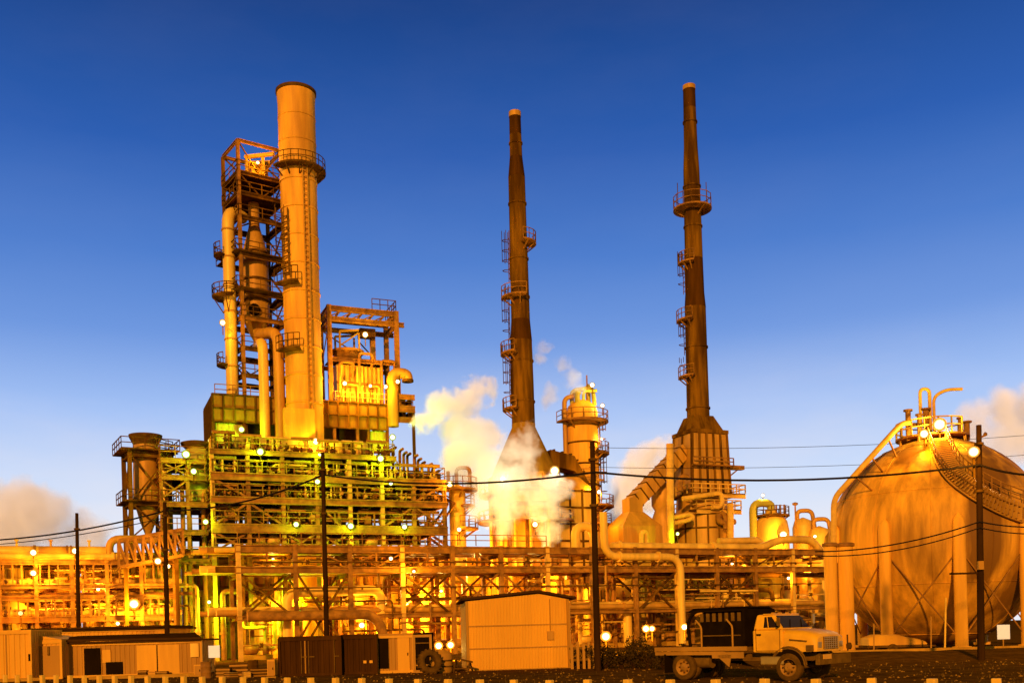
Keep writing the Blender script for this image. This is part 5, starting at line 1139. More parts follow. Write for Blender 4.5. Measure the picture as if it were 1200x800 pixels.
# ------------------------------------------------------------------ truck
Yf_, Yr_ = 34.9, 37.9
FR, RR = flat(W(924, 797, Yf_)), flat(W(800.5, 797.3, Yr_)); WB = (FR-RR).length; hd = (FR-RR).normalized(); lf = V((-hd.y, hd.x, 0)); HW = 1.08
ORI = FR+lf*HW
def TL(x, y, z): return ORI+hd*x+lf*y+Z(z)
ty = math.atan2(hd.y, hd.x)
t = T('flatbed_truck', 'yellow flatbed truck with a black tarp-covered load, right front', 'truck', TL(-WB/2, 0, 0))
wr = .49
def wheel(x, y, out, w=.28, dual=False):
    ax = lf*out; c = TL(x, y, wr); root = None
    b = MB(); r = wr; b.lathe(c-ax*w, [(r*.6, 0), (r*.9, .0), (r*.985, w*.14), (r, w*.3), (r, w*.75), (r*.975, w*.9), (r*.88, w), (r*.62, w*.96)], 36, ax=ax, caps=False)
    if dual: b.lathe(c-ax*(w*2.15), [(r*.6, 0), (r*.9, .0), (r*.985, w*.14), (r, w*.3), (r, w*.75), (r*.975, w*.9), (r*.88, w), (r*.62, w*.96)], 36, ax=ax, caps=False)
    o = b.build('wheel', 'rubber', t)
    b = MB(); dd = -.10 if dual else -.02
    b.lathe(c, [(r*.63, -.05), (r*.66, -.01), (r*.6, -.02), (r*.52, dd-.05), (r*.34, dd-.02), (r*.28, dd+.05), (r*.16, dd+.07), (.01, dd+.075)], 28, ax=ax, caps=False); rim = b.build('rim', 'rim', o)
    b = MB()
    e1 = hd; e2 = V((0, 0, 1))
    for i in range(8): a = 2*math.pi*i/8; p_ = c+(e1*math.cos(a)+e2*math.sin(a))*(r*.4)+ax*(dd-.02); b.lathe(p_, [(.03, 0), (.03, .05), (.01, .06)], 6, ax=ax)
    b.build('hub_bolts', 'dark', o)
for x, dual in ((0, False), (-WB, True)):
    for s in (-1, 1): wheel(x, s*HW, s, .27, dual)
b = MB(); b.tube([TL(0, -.9, wr), TL(0, .9, wr)], .09, 8); b.tube([TL(-WB, -.9, wr), TL(-WB, .9, wr)], .13, 8); b.build('axle', 'truckframe', t)
b = MB()
for s in (-1, 1): b.bar(TL(-WB-1.2, s*.45, .82), TL(.85, s*.45, .82), .1, .24)
for x in (-WB-1, -WB+1, -1.9, -.4, .8): b.bar(TL(x, -.45, .82), TL(x, .45, .82), .1, .18)
b.build('chassis', 'truckframe', t)
# cab
b = MB(); m3 = Matrix((( hd.x, lf.x, 0), (hd.y, lf.y, 0), (0, 0, 1)))
def hexa(b, lo, hi, z0, z1):
    """lo/hi: (x0,x1,halfwidth)"""
    vs = [TL(x, y, z) for (x0, x1, w), z in ((lo, z0), (hi, z1)) for x, y in ((x0, -w), (x1, -w), (x1, w), (x0, w))]
    b.add(vs, [(3, 2, 1, 0), (4, 5, 6, 7), (0, 1, 5, 4), (1, 2, 6, 5), (2, 3, 7, 6), (3, 0, 4, 7)])
hexa(b, (-1.36, -.2, 1.06), (-1.36, -.2, 1.06), 1.0, 1.78); o = b.build('cab', 'truck', t); bevel(o, .06, 3)
b = MB(); hexa(b, (-1.355, -.19, 1.03), (-1.27, -.60, .90), 1.775, 2.32); bevel(b.build('cab_roof', 'truck', t), .07, 3)
def gpanel(pts, m, nm, th=.012):
    """thin pane on quad pts (world), pushed outward"""
    b = MB(); n_ = (pts[1]-pts[0]).cross(pts[2]-pts[0]).normalized(); vs = [p_+n_*.006 for p_ in pts]+[p_+n_*(.006+th) for p_ in pts]; k = len(pts)
    b.add(vs, [tuple(range(k))[::-1], tuple(range(k, 2*k))]+[(i, (i+1) % k, k+(i+1) % k, k+i) for i in range(k)]); return b.build(nm, m, t)
def gside(x, z, s=-1):
    f = (z-1.775)/(2.32-1.775); return TL(x, s*(1.03+(.90-1.03)*f), z)
gpanel([gside(-.93, 1.86), gside(-.36, 1.86), gside(-.66, 2.23), gside(-.93, 2.23)], 'glass', 'side_window')
gpanel([gside(-.36, 1.86, 1), gside(-.93, 1.86, 1), gside(-.93, 2.23, 1), gside(-.66, 2.23, 1)], 'glass', 'side_window')
def gfront(y, z): f = (z-1.775)/(2.32-1.775); return TL(-.19+(-.60+.19)*f, y*(1.03+(.90-1.03)*f), z)
gpanel([gfront(-.9, 1.84), gfront(.9, 1.84), gfront(.9, 2.26), gfront(-.9, 2.26)], 'glass', 'windshield')
b = MB(); b.bar(gside(-.74, 1.86)-lf*.03, gside(-.83, 2.23)-lf*.03, .025); b.build('window_bar', 'truck', t)
b = MB()
for s in (-1,):
    for P, Q in (((-1.22, 1.06), (-1.22, 1.84)), ((-.30, 1.06), (-.30, 1.78)), ((-1.22, 1.06), (-.30, 1.06))): b.bar(TL(P[0], s*1.062, P[1]), TL(Q[0], s*1.062, Q[1]), .018, .018)
b.build('door_gap', 'truckframe', t)
b = MB(); b.box(TL(-1.1, -1.075, 1.62), (.16, .04, .06), ty); b.build('door_handle', 'black', t)
b = MB(); hexa(b, (-1.02, -.60, .95), (-1.0, -.64, .93), 2.31, 2.345); bevel(b.build('roof_cap', 'truck', t), .02)
# hood and wings, lofted
b = MB(); secs = []
for x, w, zt_, zc in ((-.21, 1.00, 1.80, 1.62), (.2, 1.02, 1.79, 1.60), (.55, 1.03, 1.75, 1.56), (.85, 1.02, 1.67, 1.48), (.98, .98, 1.60, 1.40), (1.02, .94, 1.54, 1.30)):
    zb = 1.02; half = [(w, zb), (w, zc), (w*.94, zc+(zt_-zc)*.55), (w*.78, zc+(zt_-zc)*.85), (w*.45, zt_), (0, zt_+.015)]
    secs.append([TL(x, -y, z) for y, z in half]+[TL(x, y, z) for y, z in half[-2::-1]])
k = len(secs[0]); vs = [p_ for s in secs for p_ in s]; fs = [(i*k+j, i*k+k+j, i*k+k+j+1, i*k+j+1) for i in range(len(secs)-1) for j in range(k-1)]
fs = [f[::-1] for f in fs]
b.add(vs, fs, True); b.add(secs[-1], [tuple(range(k))]); b.add(secs[0], [tuple(range(k))[::-1]])
b.add([s[0] for s in secs]+[s[-1] for s in secs], [(i, i+1, 6+i+1, 6+i) for i in range(5)]); b.build('hood', 'truck', t)
for s in (-1, 1):
    b = MB(); P = []
    for i in range(13): a = math.pi*i/12; P.append(TL(.66*math.cos(a), s*1.03, wr+.08+.62*math.sin(a)))
    inner = [TL(.58*math.cos(math.pi*i/12), s*1.06, wr+.08+.545*math.sin(math.pi*i/12)) for i in range(13)]
    b.add([x-lf*s*.02 for x in P]+[x for x in inner], [(i, i+1, 13+i+1, 13+i) if s < 0 else (i, 13+i, 13+i+1, i+1) for i in range(12)]); b.tube(P, .035, 6); b.build('wheel_arch', 'truckframe', t)
    b = MB(); P2 = [TL(.58*math.cos(math.pi*i/12), s*1.045, wr+.08+.545*math.sin(math.pi*i/12)) for i in range(13)]; b.add(P2, [tuple(range(13))[::(1 if s > 0 else -1)]]); b.build('arch_liner', 'black', t)
b = MB(); b.bar(TL(.05, -1.045, 1.43), TL(.7, -1.05, 1.37), .02, .05); b.build('body_crease', 'truckframe', t)
b = MB(); b.box(TL(1.015, 0, 1.30), (.06, 1.02, .42), ty); g = b.build('grille', 'truckframe', t)
b = MB()
for i in range(7): b.box(TL(1.05, -.46+.153*i, 1.30), (.03, .03, .42), ty)
for i in range(6): b.box(TL(1.05, 0, 1.12+.072*i), (.034, 1.02, .022), ty)
b.build('grille_bars', 'chrome', g)
for s in (-1, 1): b = MB(); b.box(TL(1.0, s*.75, 1.24), (.06, .28, .2), ty); bevel(b.build('headlight', 'chrome', t), .02)
b = MB(); b.box(TL(.80, -1.04, 1.14), (.26, .05, .2), ty); b.build('side_marker', 'truckframe', t)
b = MB(); b.box(TL(1.12, 0, .74), (.16, 2.3, .34), ty); bevel(b.build('bumper', 'truckframe', t), .03)
b = MB(); b.box(TL(1.21, -.62, .84), (.03, .55, .16), ty); b.build('number_plate', 'shed', t)
b = MB(); b.tube([TL(1.2, .9, 1.0), TL(1.2, .9, 1.55)], .03, 6); b.lathe(TL(1.16, .98, 1.15), [(.12, 0), (.12, .1), (.05, .14)], 12, ax=hd); b.build('winch_post', 'dark', t)
b = MB(); b.box(TL(-.62, -.92, .72), (.9, .3, .3), ty); bevel(b.build('step_tank', 'chrome', t), .04)
b = MB(); b.tube([TL(-.3, -1.0, 1.95), TL(-.25, -1.28, 2.0), TL(-.25, -1.28, 2.3)], .02, 6); b.box(TL(-.25, -1.28, 2.12), (.06, .16, .3), ty); 
b.v = []; b.f = []; b.sm = []; b.tube([TL(-.28, 1.05, 1.85), TL(-.25, 1.25, 1.9), TL(-.25, 1.25, 2.3)], .02, 6); b.box(TL(-.25, 1.25, 2.14), (.06, .17, .34), ty); b.build('wing_mirror', 'chrome', t)
b = MB()
for y in (-.7, -.25, .25, .7): b.box(TL(-.72, y, 2.36), (.1, .12, .05), ty)
b.build_each('roof_marker', 'shed', t)
b = MB()
for s in (-.45, .35): P_ = gfront(s, 1.86); Q_ = gfront(s+.35, 2.12); o_ = hd*.03; b.bar(P_+o_, Q_+o_, .025, .025)
b.build_each('wiper', 'black', t)
b = MB(); b.tube([TL(-.3, -1.04, 1.9), TL(-.22, -1.24, 1.92), TL(-.22, -1.24, 2.2)], .018, 6); b.box(TL(-.22, -1.26, 2.06), (.05, .16, .28), ty); b.build('wing_mirror', 'truckframe', t)
# bed
bx0, bx1 = -WB-1.15, -1.55
b = MB(); b.box(TL((bx0+bx1)/2, 0, 1.16), (bx1-bx0, 2.3, .1), ty); b.build('bed_deck', 'truckframe', t)
b = MB(); b.box(TL((bx0+bx1)/2, -1.17, 1.155), (bx1-bx0+.04, .05, .15), ty); b.box(TL((bx0+bx1)/2, 1.17, 1.155), (bx1-bx0+.04, .05, .15), ty); b.build('edge_rail', 'shed2', t)
b = MB(); b.box(TL((bx0-1.9)/2-.3, -1.1, 1.0), (-1.9-bx0-.5, .05, .14), ty); b.prism([TL(-2.85, -1.12, .94), TL(-2.2, -1.12, .94), TL(-2.3, -1.12, .5)], V((0, 0, 0)), lf*.04); b.box(TL(-2.35, -1.1, .92), (1.3, .04, .22), ty); b.build('side_skirt', 'shed2', t)
b = MB(); b.box(TL(-1.72, 0, 1.85), (.1, 2.1, 1.4), ty); b.build('headboard', 'tarp', t)
b = MB(); sec = [(-1.0, 1.22), (-1.0, 2.2), (-.9, 2.42), (-.65, 2.52), (.65, 2.52), (.9, 2.42), (1.0, 2.2), (1.0, 1.22)]
b.prism([TL(-3.55, y, z) for y, z in sec][::-1], V((0, 0, 0)), hd*1.75); b.build('tarp_load', 'tarp', t)
b = MB(); b.prism([TL(-4.0, y, z) for y, z in ((-1.05, 2.48), (-.7, 2.58), (.7, 2.58), (1.05, 2.48), (1.05, 2.54), (.7, 2.64), (-.7, 2.64), (-1.05, 2.54))], V((0, 0, 0)), hd*2.3); b.build('tarp_roof', 'tarp', t)
for x in (-3.95,): b = MB(); b.pipe([TL(x, -1.06, 1.2), TL(x-.12, -1.06, 2.1), TL(x+.15, -1.0, 2.52), TL(x+.6, -.95, 2.55)], .06, 8, .35); b.build('bow_hoop', 'tarp', t)
for x in (-3.42, -2.12): b = MB(); b.pipe([TL(x, -1.13, 1.2), TL(x, -1.13, 1.95), TL(x-.25, -1.1, 2.2)], .035, 8, .1); b.build('stanchion', 'shed2', t)
for i in range(7): x = -3.45+i*.26; b = MB(); b.box(TL(x, -1.03, 2.28), (.13, .03, .3), ty); b.build('strap', 'truckframe', t)
b = MB(); b.tube([TL(-3.4, -1.03, 1.62), TL(-1.85, -1.03, 1.62)], .025, 6); b.build('lashing_rail', 'truckframe', t)
for s in (-1, 1): b = MB(); b.box(TL(-WB-.72, s*.95, .62), (.03, .5, .7), ty); b.build('mud_flap', 'black', t)
b = MB(); b.lathe(TL(-WB+1.0, -.62, .68), [(.24, 0), (.24, .7)], 16, ax=-hd); b.build('air_tank', 'truckframe', t)
# ------------------------------------------------------------------ covered trailer by the tank
Y_ = 64; c = XY(1046, Y_); t = T('covered_trailer', 'low pale tarp-covered trailer parked in front of the round tank legs', 'trailer', c)
u = (XY(1084, Y_)-XY(1014, Y_)).normalized(); w_ = V((-u.y, u.x, 0))
b = MB(); vs = []; top = [(-1.75, .55, 1.02), (-1.2, .5, 1.22), (0, .5, 1.2), (.7, .5, 1.02), (1.5, .5, .86), (1.85, .5, .72)]
for x, z0, z1 in top:
    for y, z in ((-.8, z0), (-.78, z1-.12), (-.5, z1), (.5, z1), (.78, z1-.12), (.8, z0)): vs.append(c+u*x+w_*y+Z(z))
b.add(vs, [(6*i+j, 6*i+6+j, 6*i+7+j, 6*i+j+1) for i in range(5) for j in range(5)], True); b.add([vs[i] for i in range(6)], [(0, 1, 2, 3, 4, 5)]); b.add(vs[-6:], [(5, 4, 3, 2, 1, 0)]); b.build('tarp', 'shed', t)
b = MB(); b.box(c+Z(.47), (3.7, 1.6, .14), math.atan2(u.y, u.x)); b.bar(c+u*1.8+Z(.45), c+u*2.7+Z(.42), .1); b.build('frame', 'dark', t)
for s in (-1, 1): b = MB(); b.lathe(c+u*(-.3)+w_*(s*.72)+Z(.31), [(.12, .0), (.31, .0), (.31, .18), (.12, .18), (.1, .1)], 20, ax=w_*s); b.build('wheel', 'rubber', t)
for px, y0, y1, Y_, r, lb in ((1107, 700, 767, 60, .055, 'tallest thin pale marker pole before the round tank'), (1091, 722, 767, 61, .045, 'short dull marker pole left of the tallest marker pole'), (1024, 730, 767, 59, .04, 'thin marker pole behind the truck front bumper')):
    q = XY(px, Y_); root = T('marker_pole', lb, 'pole', q); b = MB(); b.tube([q, W(px+(1.5 if px == 1107 else 0), y0, Y_)], r, 8); b.build('rod', 'post' if px == 1107 else 'shed2', root); b = MB(); b.lathe(q, [(.15, 0), (.15, .06), (.06, .12)], 10); b.build('foot', 'kerb', root)
# ------------------------------------------------------------------ utility poles and cables
def pole(px0, px1, ytop, Y_, r, lab, arm=None):
    q = XY(px1, Y_); top = W(px0, ytop, Y_); root = T('utility_pole', lab, 'utility pole', q)
    b = MB(); b.tube([q, q.lerp(top, .5), top], [r*1.15, r, r*.8], 12); b.build('shaft', 'wood', root)
    return root, q, top
TOPS = {}
for key, a in dict(A=(694, 700, 517, 49.5, .145, 'tall dark wooden utility pole in front of the orange column'), B=(1147, 1149.5, 498, 48.5, .15, 'tall dark wooden utility pole crossing the round tank'), C=(378, 383, 530, 62, .145, 'dark wooden utility pole in front of the process platform'), D=(193, 196, 588, 66, .15, 'dark wooden utility pole before the annex on the left'), E=(90, 92, 601, 74, .14, 'thin short wooden utility pole standing at the far left')).items():
    root, q, top = pole(*a); TOPS[key] = (q, top)
    if key in 'AB':
        b = MB(); b.tube([top-Z(.6), top-Z(.6)+V((.25, -.1, .1))], .05, 6); b.lathe(top-Z(.62)+V((.25, -.1, .08)), [(.05, 0), (.09, .04), (.09, .12), (.04, .18)], 10); b.build('insulator', 'dark', root)
    if key == 'B':
        P = W(1113, 672, 48.4); Q = W(1146, 671, 48.5); b = MB(); b.bar(P, Q, .09); b.build('side_arm', 'wood', root)
        b = MB(); b.box(W(1149, 662, 48.2), (.25, .16, .4)); b.build('junction_box', 'shed2', root)
    for f in (.72, .92) if key != 'E' else (.9,):
        x = q.lerp(top, f); b = MB(); b.lathe(x, [(.21, -.06), (.21, .06)], 12, caps=False); b.build('band', 'dark', root)
def cable(pts, r, lab, sag=.5):
    P = []
    for p_, q_ in zip(pts, pts[1:]):
        for i in range(14): f = i/14; P.append(p_.lerp(q_, f)-Z(sag*4*f*(1-f)))
    P.append(pts[-1]); b = MB(); b.tube(P, r, 6); tag(b.build('overhead_cable', 'cable', loc=pts[0]), lab, 'cable')
cable([W(-70, 634, 70), W(194, 598, 66), W(379, 556, 62), W(697, 553, 49.3), W(1148, 544.5, 48.3), W(1290, 541, 48)], .055, 'thick black overhead cable strung across the whole view from pole to pole', .55)
cable([W(-70, 641, 70), W(194, 606, 66)], .03, 'thin black overhead cable under the thick one at the far left', .4)
cable([W(955, 646, 52), W(1148, 611, 48.3), W(1290, 606, 48)], .035, 'upper of two thin cables sagging across the round tank', .35)
cable([W(955, 651, 52), W(1148, 618, 48.3), W(1290, 612, 48)], .03, 'lower of two thin cables sagging across the round tank', .4)
cable([W(690, 524, 90), W(1260, 505, 90)], .022, 'faint high wire crossing the sky right of the orange column', .6)
cable([W(690, 547, 90), W(1260, 528, 90)], .022, 'faint lower wire crossing the sky above the domed vessel', .6)
# ------------------------------------------------------------------ roadside posts
def post_xy(u):
    Yp = 1/(.00473*(6.47+5.45*u)); return u, Yp
us = []; x = -22.0
first = None
while x < 1235:
    u = (x-600)/1200; Yp = 1/(.00473*(6.47+5.45*u)); q = XY(x, Yp); ytop = 798.5-(x/1200)*5.0; zt = zof(x, ytop, Yp)
    if first is None:
        b = MB(); c = V((0, 0, 0)); w = .105; h_ = .62
        b.add([V((i*w, j*w, 0)) for i, j in ((-1, -1), (1, -1), (1, 1), (-1, 1))]+[V((i*w, j*w, h_)) for i, j in ((-1, -1), (1, -1), (1, 1), (-1, 1))], [(3, 2, 1, 0), (4, 5, 6, 7), (0, 1, 5, 4), (1, 2, 6, 5), (2, 3, 7, 6), (3, 0, 4, 7)])
        first = b.build('roadside_post', 'post', loc=(0, 0, 0)); bevel(first, .025, 2)
        tag(first, 'short square pale wooden post in the row along the road', 'post', 'pale posts along the road'); o = first
    else:
        o = first.copy(); COL.objects.link(o)
    o.location = q; o.rotation_euler = (R(random.uniform(-2, 2)), R(random.uniform(-2, 2)), R(random.uniform(-12, 12)-38)); o.scale = (1, 1, max(.7, zt/.62)*random.uniform(.98, 1.02))
    x += (4.36+.00454*(x-136))**2
# ------------------------------------------------------------------ plant behind the rack
def ground_thing(px, b_): a, _ = PA(px, 740, b_); return a
def plant_building(px0, px1, b_, hgt, m, label, nrib=8, windows=0, dep=6):
    a0, a1 = ground_thing(px0, b_), ground_thing(px1, b_); t = T('process_building', label, 'building', G((a0+a1)/2, b_+dep/2)); L = a1-a0
    b = MB(); b.corr(G(a0, b_), G(a1, b_), .0, hgt, .8, .08); b.build('front_wall', m, t)
    b = MB(); b.box(G((a0+a1)/2, b_+dep/2+.05, hgt/2), (L-.02, dep-.1, hgt-.02), YAW); b.build('body', 'insul2', t)
    b = MB(); b.box(G((a0+a1)/2, b_+dep/2, hgt+.12), (L+.3, dep+.5, .22), YAW); b.build('roof', 'roof', t)
    for z in (hgt*.33, hgt*.66): b = MB(); b.bar(G(a0, b_-.14, z), G(a1, b_-.14, z), .12, .3); b.build('girt', 'steel', t)
    for i in range(windows):
        a = a0+L*(i+.5)/windows; z = hgt*(.2 if i % 2 else .52)
        b = MB(); b.box(G(a, b_-.16, z), (L/windows*.5, .1, 1.3), YAW); b.build('louvre', 'dark', t)
    for i in range(3):
        a = a0+L*(.2+.3*i); b = MB(); b.tube([G(a, b_-.4, 0), G(a, b_-.4, hgt*.95)], .16, 8); b.build('downpipe', ('pale', 'steel', 'insul2')[i], t)
for a in ((-60, 30, 10, 9.7, 'insul', 'pale ribbed building behind the pipe rack, leftmost of all', 8, 5), (31, 96, 11, 9.3, 'shed', 'orange ribbed building behind the left rack, above the low workshop roof', 8, 6), (97, 150, 10, 9.9, 'insul', 'pale ribbed building left of the big white lamp behind the left rack', 8, 4), (151, 214, 12, 10.4, 'insul', 'pale ribbed building behind the trussed bridge', 8, 4),
          (215, 300, 20, 12, 'shed', 'orange ribbed building deep below the left end of the platform', 8, 5), (301, 372, 21, 12.4, 'insul', 'pale ribbed building deep behind the long dark container', 8, 5), (373, 450, 20, 12.2, 'insul', 'pale ribbed building deep behind the shorter dark container', 8, 6), (451, 545, 21, 12.0, 'insul', 'bright ribbed building behind the big crossed braces', 8, 5),
          (546, 640, 21, 12.2, 'shed', 'orange ribbed building behind the tall front shed', 8, 4), (641, 718, 22, 12.3, 'insul', 'pale ribbed building behind the orange column foot', 8, 4), (719, 800, 21, 12, 'insul', 'bright ribbed building behind the dark shrubs', 8, 5), (801, 878, 19, 11.6, 'shed', 'orange ribbed building behind the truck tarp', 8, 4), (879, 985, 18, 11.4, 'shed2', 'dull ribbed building behind the truck cab', 8, 5)):
    plant_building(*a)
def tank(px, b_, r, h_, m, label):
    a = ground_thing(px, b_); c = G(a, b_); t = T('insulated_tank', label, 'tank', c)
    b = MB(); b.lathe(c, [(r, 0), (r, h_), (r*.8, h_+r*.25), (r*.4, h_+r*.38), (.01, h_+r*.42)], 26); sh = b.build('shell', m, t)
    b = MB()
    for i in range(1, 5): z = h_*i/5; b.lathe(c, [(r-.02, z-.06), (r+.06, z-.06), (r+.06, z+.06), (r-.02, z+.06)], 26, caps=False)
    b.build_each('hoop', 'steel', sh)
    b = MB(); d = V((.35, -.93, 0)); b.ladder(c+d*(r+.15), c+d*(r+.15)+Z(h_), d, .5, False, .05); b.build('ladder', 'stackrust', t)
    b = MB(); d2 = V((-.5, -.86, 0)).normalized(); b.pipe([c+d2*(r+.3)+Z(.2), c+d2*(r+.3)+Z(h_*.9), c+Z(h_*.9)], .2, 8); b.build('fill_pipe', 'pale', t)
for a in ((12, 7.6, 1.5, 5.6, 'insul', 'pale hooped tank behind the left rack, above the bright flat shed'), (57, 8.2, 1.3, 5.0, 'insul2', 'dull hooped tank behind the left rack, above the slanting shed'), (120, 8.5, 1.4, 5.4, 'insul', 'pale hooped tank behind the left rack, above the workshop doorway'), (238, 15.5, 2.0, 6.6, 'insul', 'pale hooped tank under the annex frame, above the white sign'),
          (312, 14, 2.0, 6.0, 'insul', 'pale hooped tank between rack columns left of the long container'), (362, 15, 2.2, 6.8, 'insul2', 'dull hooped tank rising behind the long dark container'), (425, 15.5, 2.1, 6.0, 'insul', 'pale hooped tank rising behind the shorter dark container'), (466, 14, 1.8, 7.0, 'insul', 'pale hooped tank rising behind the tan hut'), (503, 15, 1.9, 7.4, 'insul', 'bright hooped tank seen through the large crossed braces'), (534, 14, 1.6, 5.5, 'insul2', 'dull hooped tank just left of the tall shed'),
          (700, 9.0, 1.7, 6.6, 'insul', 'pale hooped tank right behind the tall pole foot'), (738, 9.5, 1.9, 7.2, 'insul', 'bright hooped tank above the tallest shrub'), (777, 8.2, 1.4, 5.6, 'insul2', 'dull hooped tank left of the vertical pale pipe'), (850, 8.0, 1.7, 6.0, 'insul', 'pale hooped tank behind the truck headboard'), (940, 7.5, 1.6, 5.2, 'insul2', 'dull hooped tank behind the truck hood')):
    tank(*a)
rng = random.Random(21)
def skid(px, b_, m, label):
    a = ground_thing(px, b_); c = G(a, b_); t = T('pump_skid', label, 'pump skid', c)
    b = MB(); b.box(c+Z(.25), (3.0, 1.5, .5), YAW); b.build('base', 'kerb', t)
    b = MB(); b.lathe(c+Z(1.05)-E1*1.2, [(.3, 0), (.5, .1), (.5, 1.2), (.3, 1.35), (.12, 1.4), (.12, 1.8), (.55, 1.85), (.6, 2.3), (.3, 2.4)], 16, ax=E1); b.build('motor_pump', m, t)
    b = MB(); b.pipe([c+E1*.9+Z(1.4), c+E1*.9+Z(3.2), c+E1*.9+E2*-.2+Z(3.2), c-E1*1.4-E2*.2+Z(3.2), c-E1*1.4-E2*.2+Z(zC)], .2, 8); b.pipe([c+E1*1.2+Z(1.05), c+E1*1.9+Z(1.05), c+E1*1.9+Z(zC+.5)], .22, 8); b.build('pipework', 'pale', t)
for px, b_, m, lb in ((300, 6.5, 'steel', 'rusty pump skid behind the slim tan cabinet'), (420, 6.5, 'insul2', 'dull pump skid behind the shorter dark container'), (495, 6.2, 'insul', 'pale pump skid beyond the narrow black cabinet'), (523, 6.8, 'steel', 'rusty pump skid beyond the round water tank'), (540, 6.2, 'insul2', 'dull pump skid beyond the sawhorse'), (690, 5.8, 'insul', 'pale pump skid beyond the broken plank fence'), (722, 5.8, 'steel', 'rusty pump skid beyond the second shrub'), (752, 6.0, 'insul', 'pale pump skid beyond the low shrub by the truck'), (790, 6, 'steel', 'rusty pump skid beyond the truck tail'), (960, 5.5, 'insul2', 'dull pump skid beyond the truck bumper'), (885, 5.5, 'insul', 'pale pump skid beyond the truck cab'), (165, 8.8, 'insul', 'pale pump skid under the trussed bridge')):
    skid(px, b_, m, lb)
def rack_riser(px, b_, z1, r, m, label):
    a = ground_thing(px, b_); thing_pipe([G(a, b_, .1), G(a, b_, z1), G(a+rng.choice((-1, 1))*1.6, b_, z1)], r, m, label, 'riser', bend=.5, flange=[(G(a, b_, z1*.4), V((0, 0, 1)))])
for px, b_, z1, r, m, lb in ((232, 5.5, 7.4, .2, 'pale', 'pale riser under the annex above the low cabinet'), (262, 5.6, 6.8, .26, 'steel', 'rusty riser above the white sign'), (330, 5.6, 8.0, .22, 'insul', 'pale riser at the left end of the long container'), (352, 5.7, 6.2, .28, 'steel', 'rusty riser over the middle of the long container'), (392, 5.6, 7.5, .2, 'insul2', 'dull riser at the right end of the long container'), (410, 5.8, 5.8, .18, 'pale', 'thin pale riser over the shorter container'), (452, 5.6, 8.0, .24, 'steel', 'rusty riser over the tan hut doorway'), (474, 5.7, 6.8, .2, 'insul', 'pale riser over the tan hut door'), (508, 5.6, 8.2, .18, 'steel', 'thin rusty riser in the large crossed braces'), (545, 5.6, 7.6, .22, 'insul', 'pale riser at the left edge of the tall shed'), (680, 5.6, 8, .25, 'pale', 'pale riser over the broken plank fence'), (713, 5.6, 7.5, .2, 'steel', 'rusty riser just right of the tall pole'), (748, 5.8, 8.2, .25, 'insul', 'pale riser over the tallest shrub'), (762, 5.6, 7, .18, 'insul2', 'thin dull riser over the low shrub by the truck'), (812, 5.6, 8, .25, 'steel', 'rusty riser over the tarp left end'), (838, 5.6, 7.4, .2, 'pale', 'pale riser over the tarp middle'), (868, 5.7, 8, .22, 'insul2', 'dull riser over the headboard'), (905, 5.6, 7.6, .2, 'pale', 'pale riser over the truck cab roof'), (918, 5.8, 6.6, .26, 'steel', 'rusty riser over the truck windshield'), (950, 5.6, 8.0, .24, 'insul', 'pale riser over the truck hood')):
    rack_riser(px, b_, z1, r, m, lb)
# low clutter on top of the left rack
for px, w_, lb in ((20, 3.6, 'pale long cooler bundle on the left rack top, at the left edge'), (60, 3.2, 'dull long cooler bundle on the left rack top, second from the left edge'), (105, 3.6, 'pale long cooler bundle on the left rack top, near the thin pole')):
    a, _ = PA(px, 655, 5.8); c = G(a, 5.8, zl1+.1); drum(c+Z(.75), E1, .5, w_, 'insul' if px != 60 else 'insul2', lb, 'cooler bundles on the left rack', zl1)
# ------------------------------------------------------------------ lamps
K = .3
def lamp(px, py, where, kind, power, rad, label, col=None, front=.7, group=None):
    rad *= .68
    """where: float = depth b in the plant grid, or ('Y', y)"""
    P = W(px, py, where[1]) if isinstance(where, tuple) else pt(px, py, where)
    root = T('floodlight', label, 'floodlight', P, group)
    f = (V((0, 0, H))-P); f.z = -.3*f.length; f.normalize()
    rr = rad*1.15; g = kind == 'g'
    b = MB(); b.lathe(P-f*(rr*.9), [(rr*.4, 0), (rr*.8, rr*.4), (rr*1.08, rr*.95), (rr*1.08, rr*1.0), (rr*1.0, rr*1.0)], 14, ax=f, caps=False); b.build('housing', 'dark', root)
    b = MB(); b.lathe(P, [(rr*1.0, 0), (rr*.8, rr*.12)], 18, ax=f, caps=False); b.build('reflector_or_halo', 'lampv' if g else 'lampo', root)  # glowing outer ring imitates the halo around the lamp
    b = MB(); b.lathe(P, [(rr*.8, rr*.12), (rr*.58, rr*.24)], 18, ax=f, caps=False); b.build('halo_ring', 'lampy' if g else 'lampr', root)  # dimmer glowing ring, inner part of the imitated halo
    b = MB(); b.lathe(P, [(rr*.58, rr*.24), (rr*.3, rr*.36), (.01, rr*.4)], 16, ax=f, caps=False); b.build('lens', {'w': 'lampw', 'g': 'lampg', 'b': 'lampb', 'd': 'lampd'}[kind], root)
    b = MB(); b.tube([P-f*rad*.8, P-f*(rad*.8+.25)-Z(.2), P-f*(rad*.8+.25)-Z(1.3)], .06, 6); b.build('bracket', 'dark', root)
    L = bpy.data.lights.new('floodlight_bulb', 'POINT'); L.energy = power*K*(1.05 if kind == 'g' else 1)*(2.8 if py > 663 else 1); L.shadow_soft_size = max(.15, rad*.5)
    L.color = col or {'w': (1, .60, .10), 'g': (.36, 1, .03), 'b': (.95, .85, .5), 'd': (1, .42, .03)}[kind]
    o = bpy.data.objects.new('floodlight_bulb', L); COL.objects.link(o); o.parent = root; o.location = f*(rad+front)
    return root
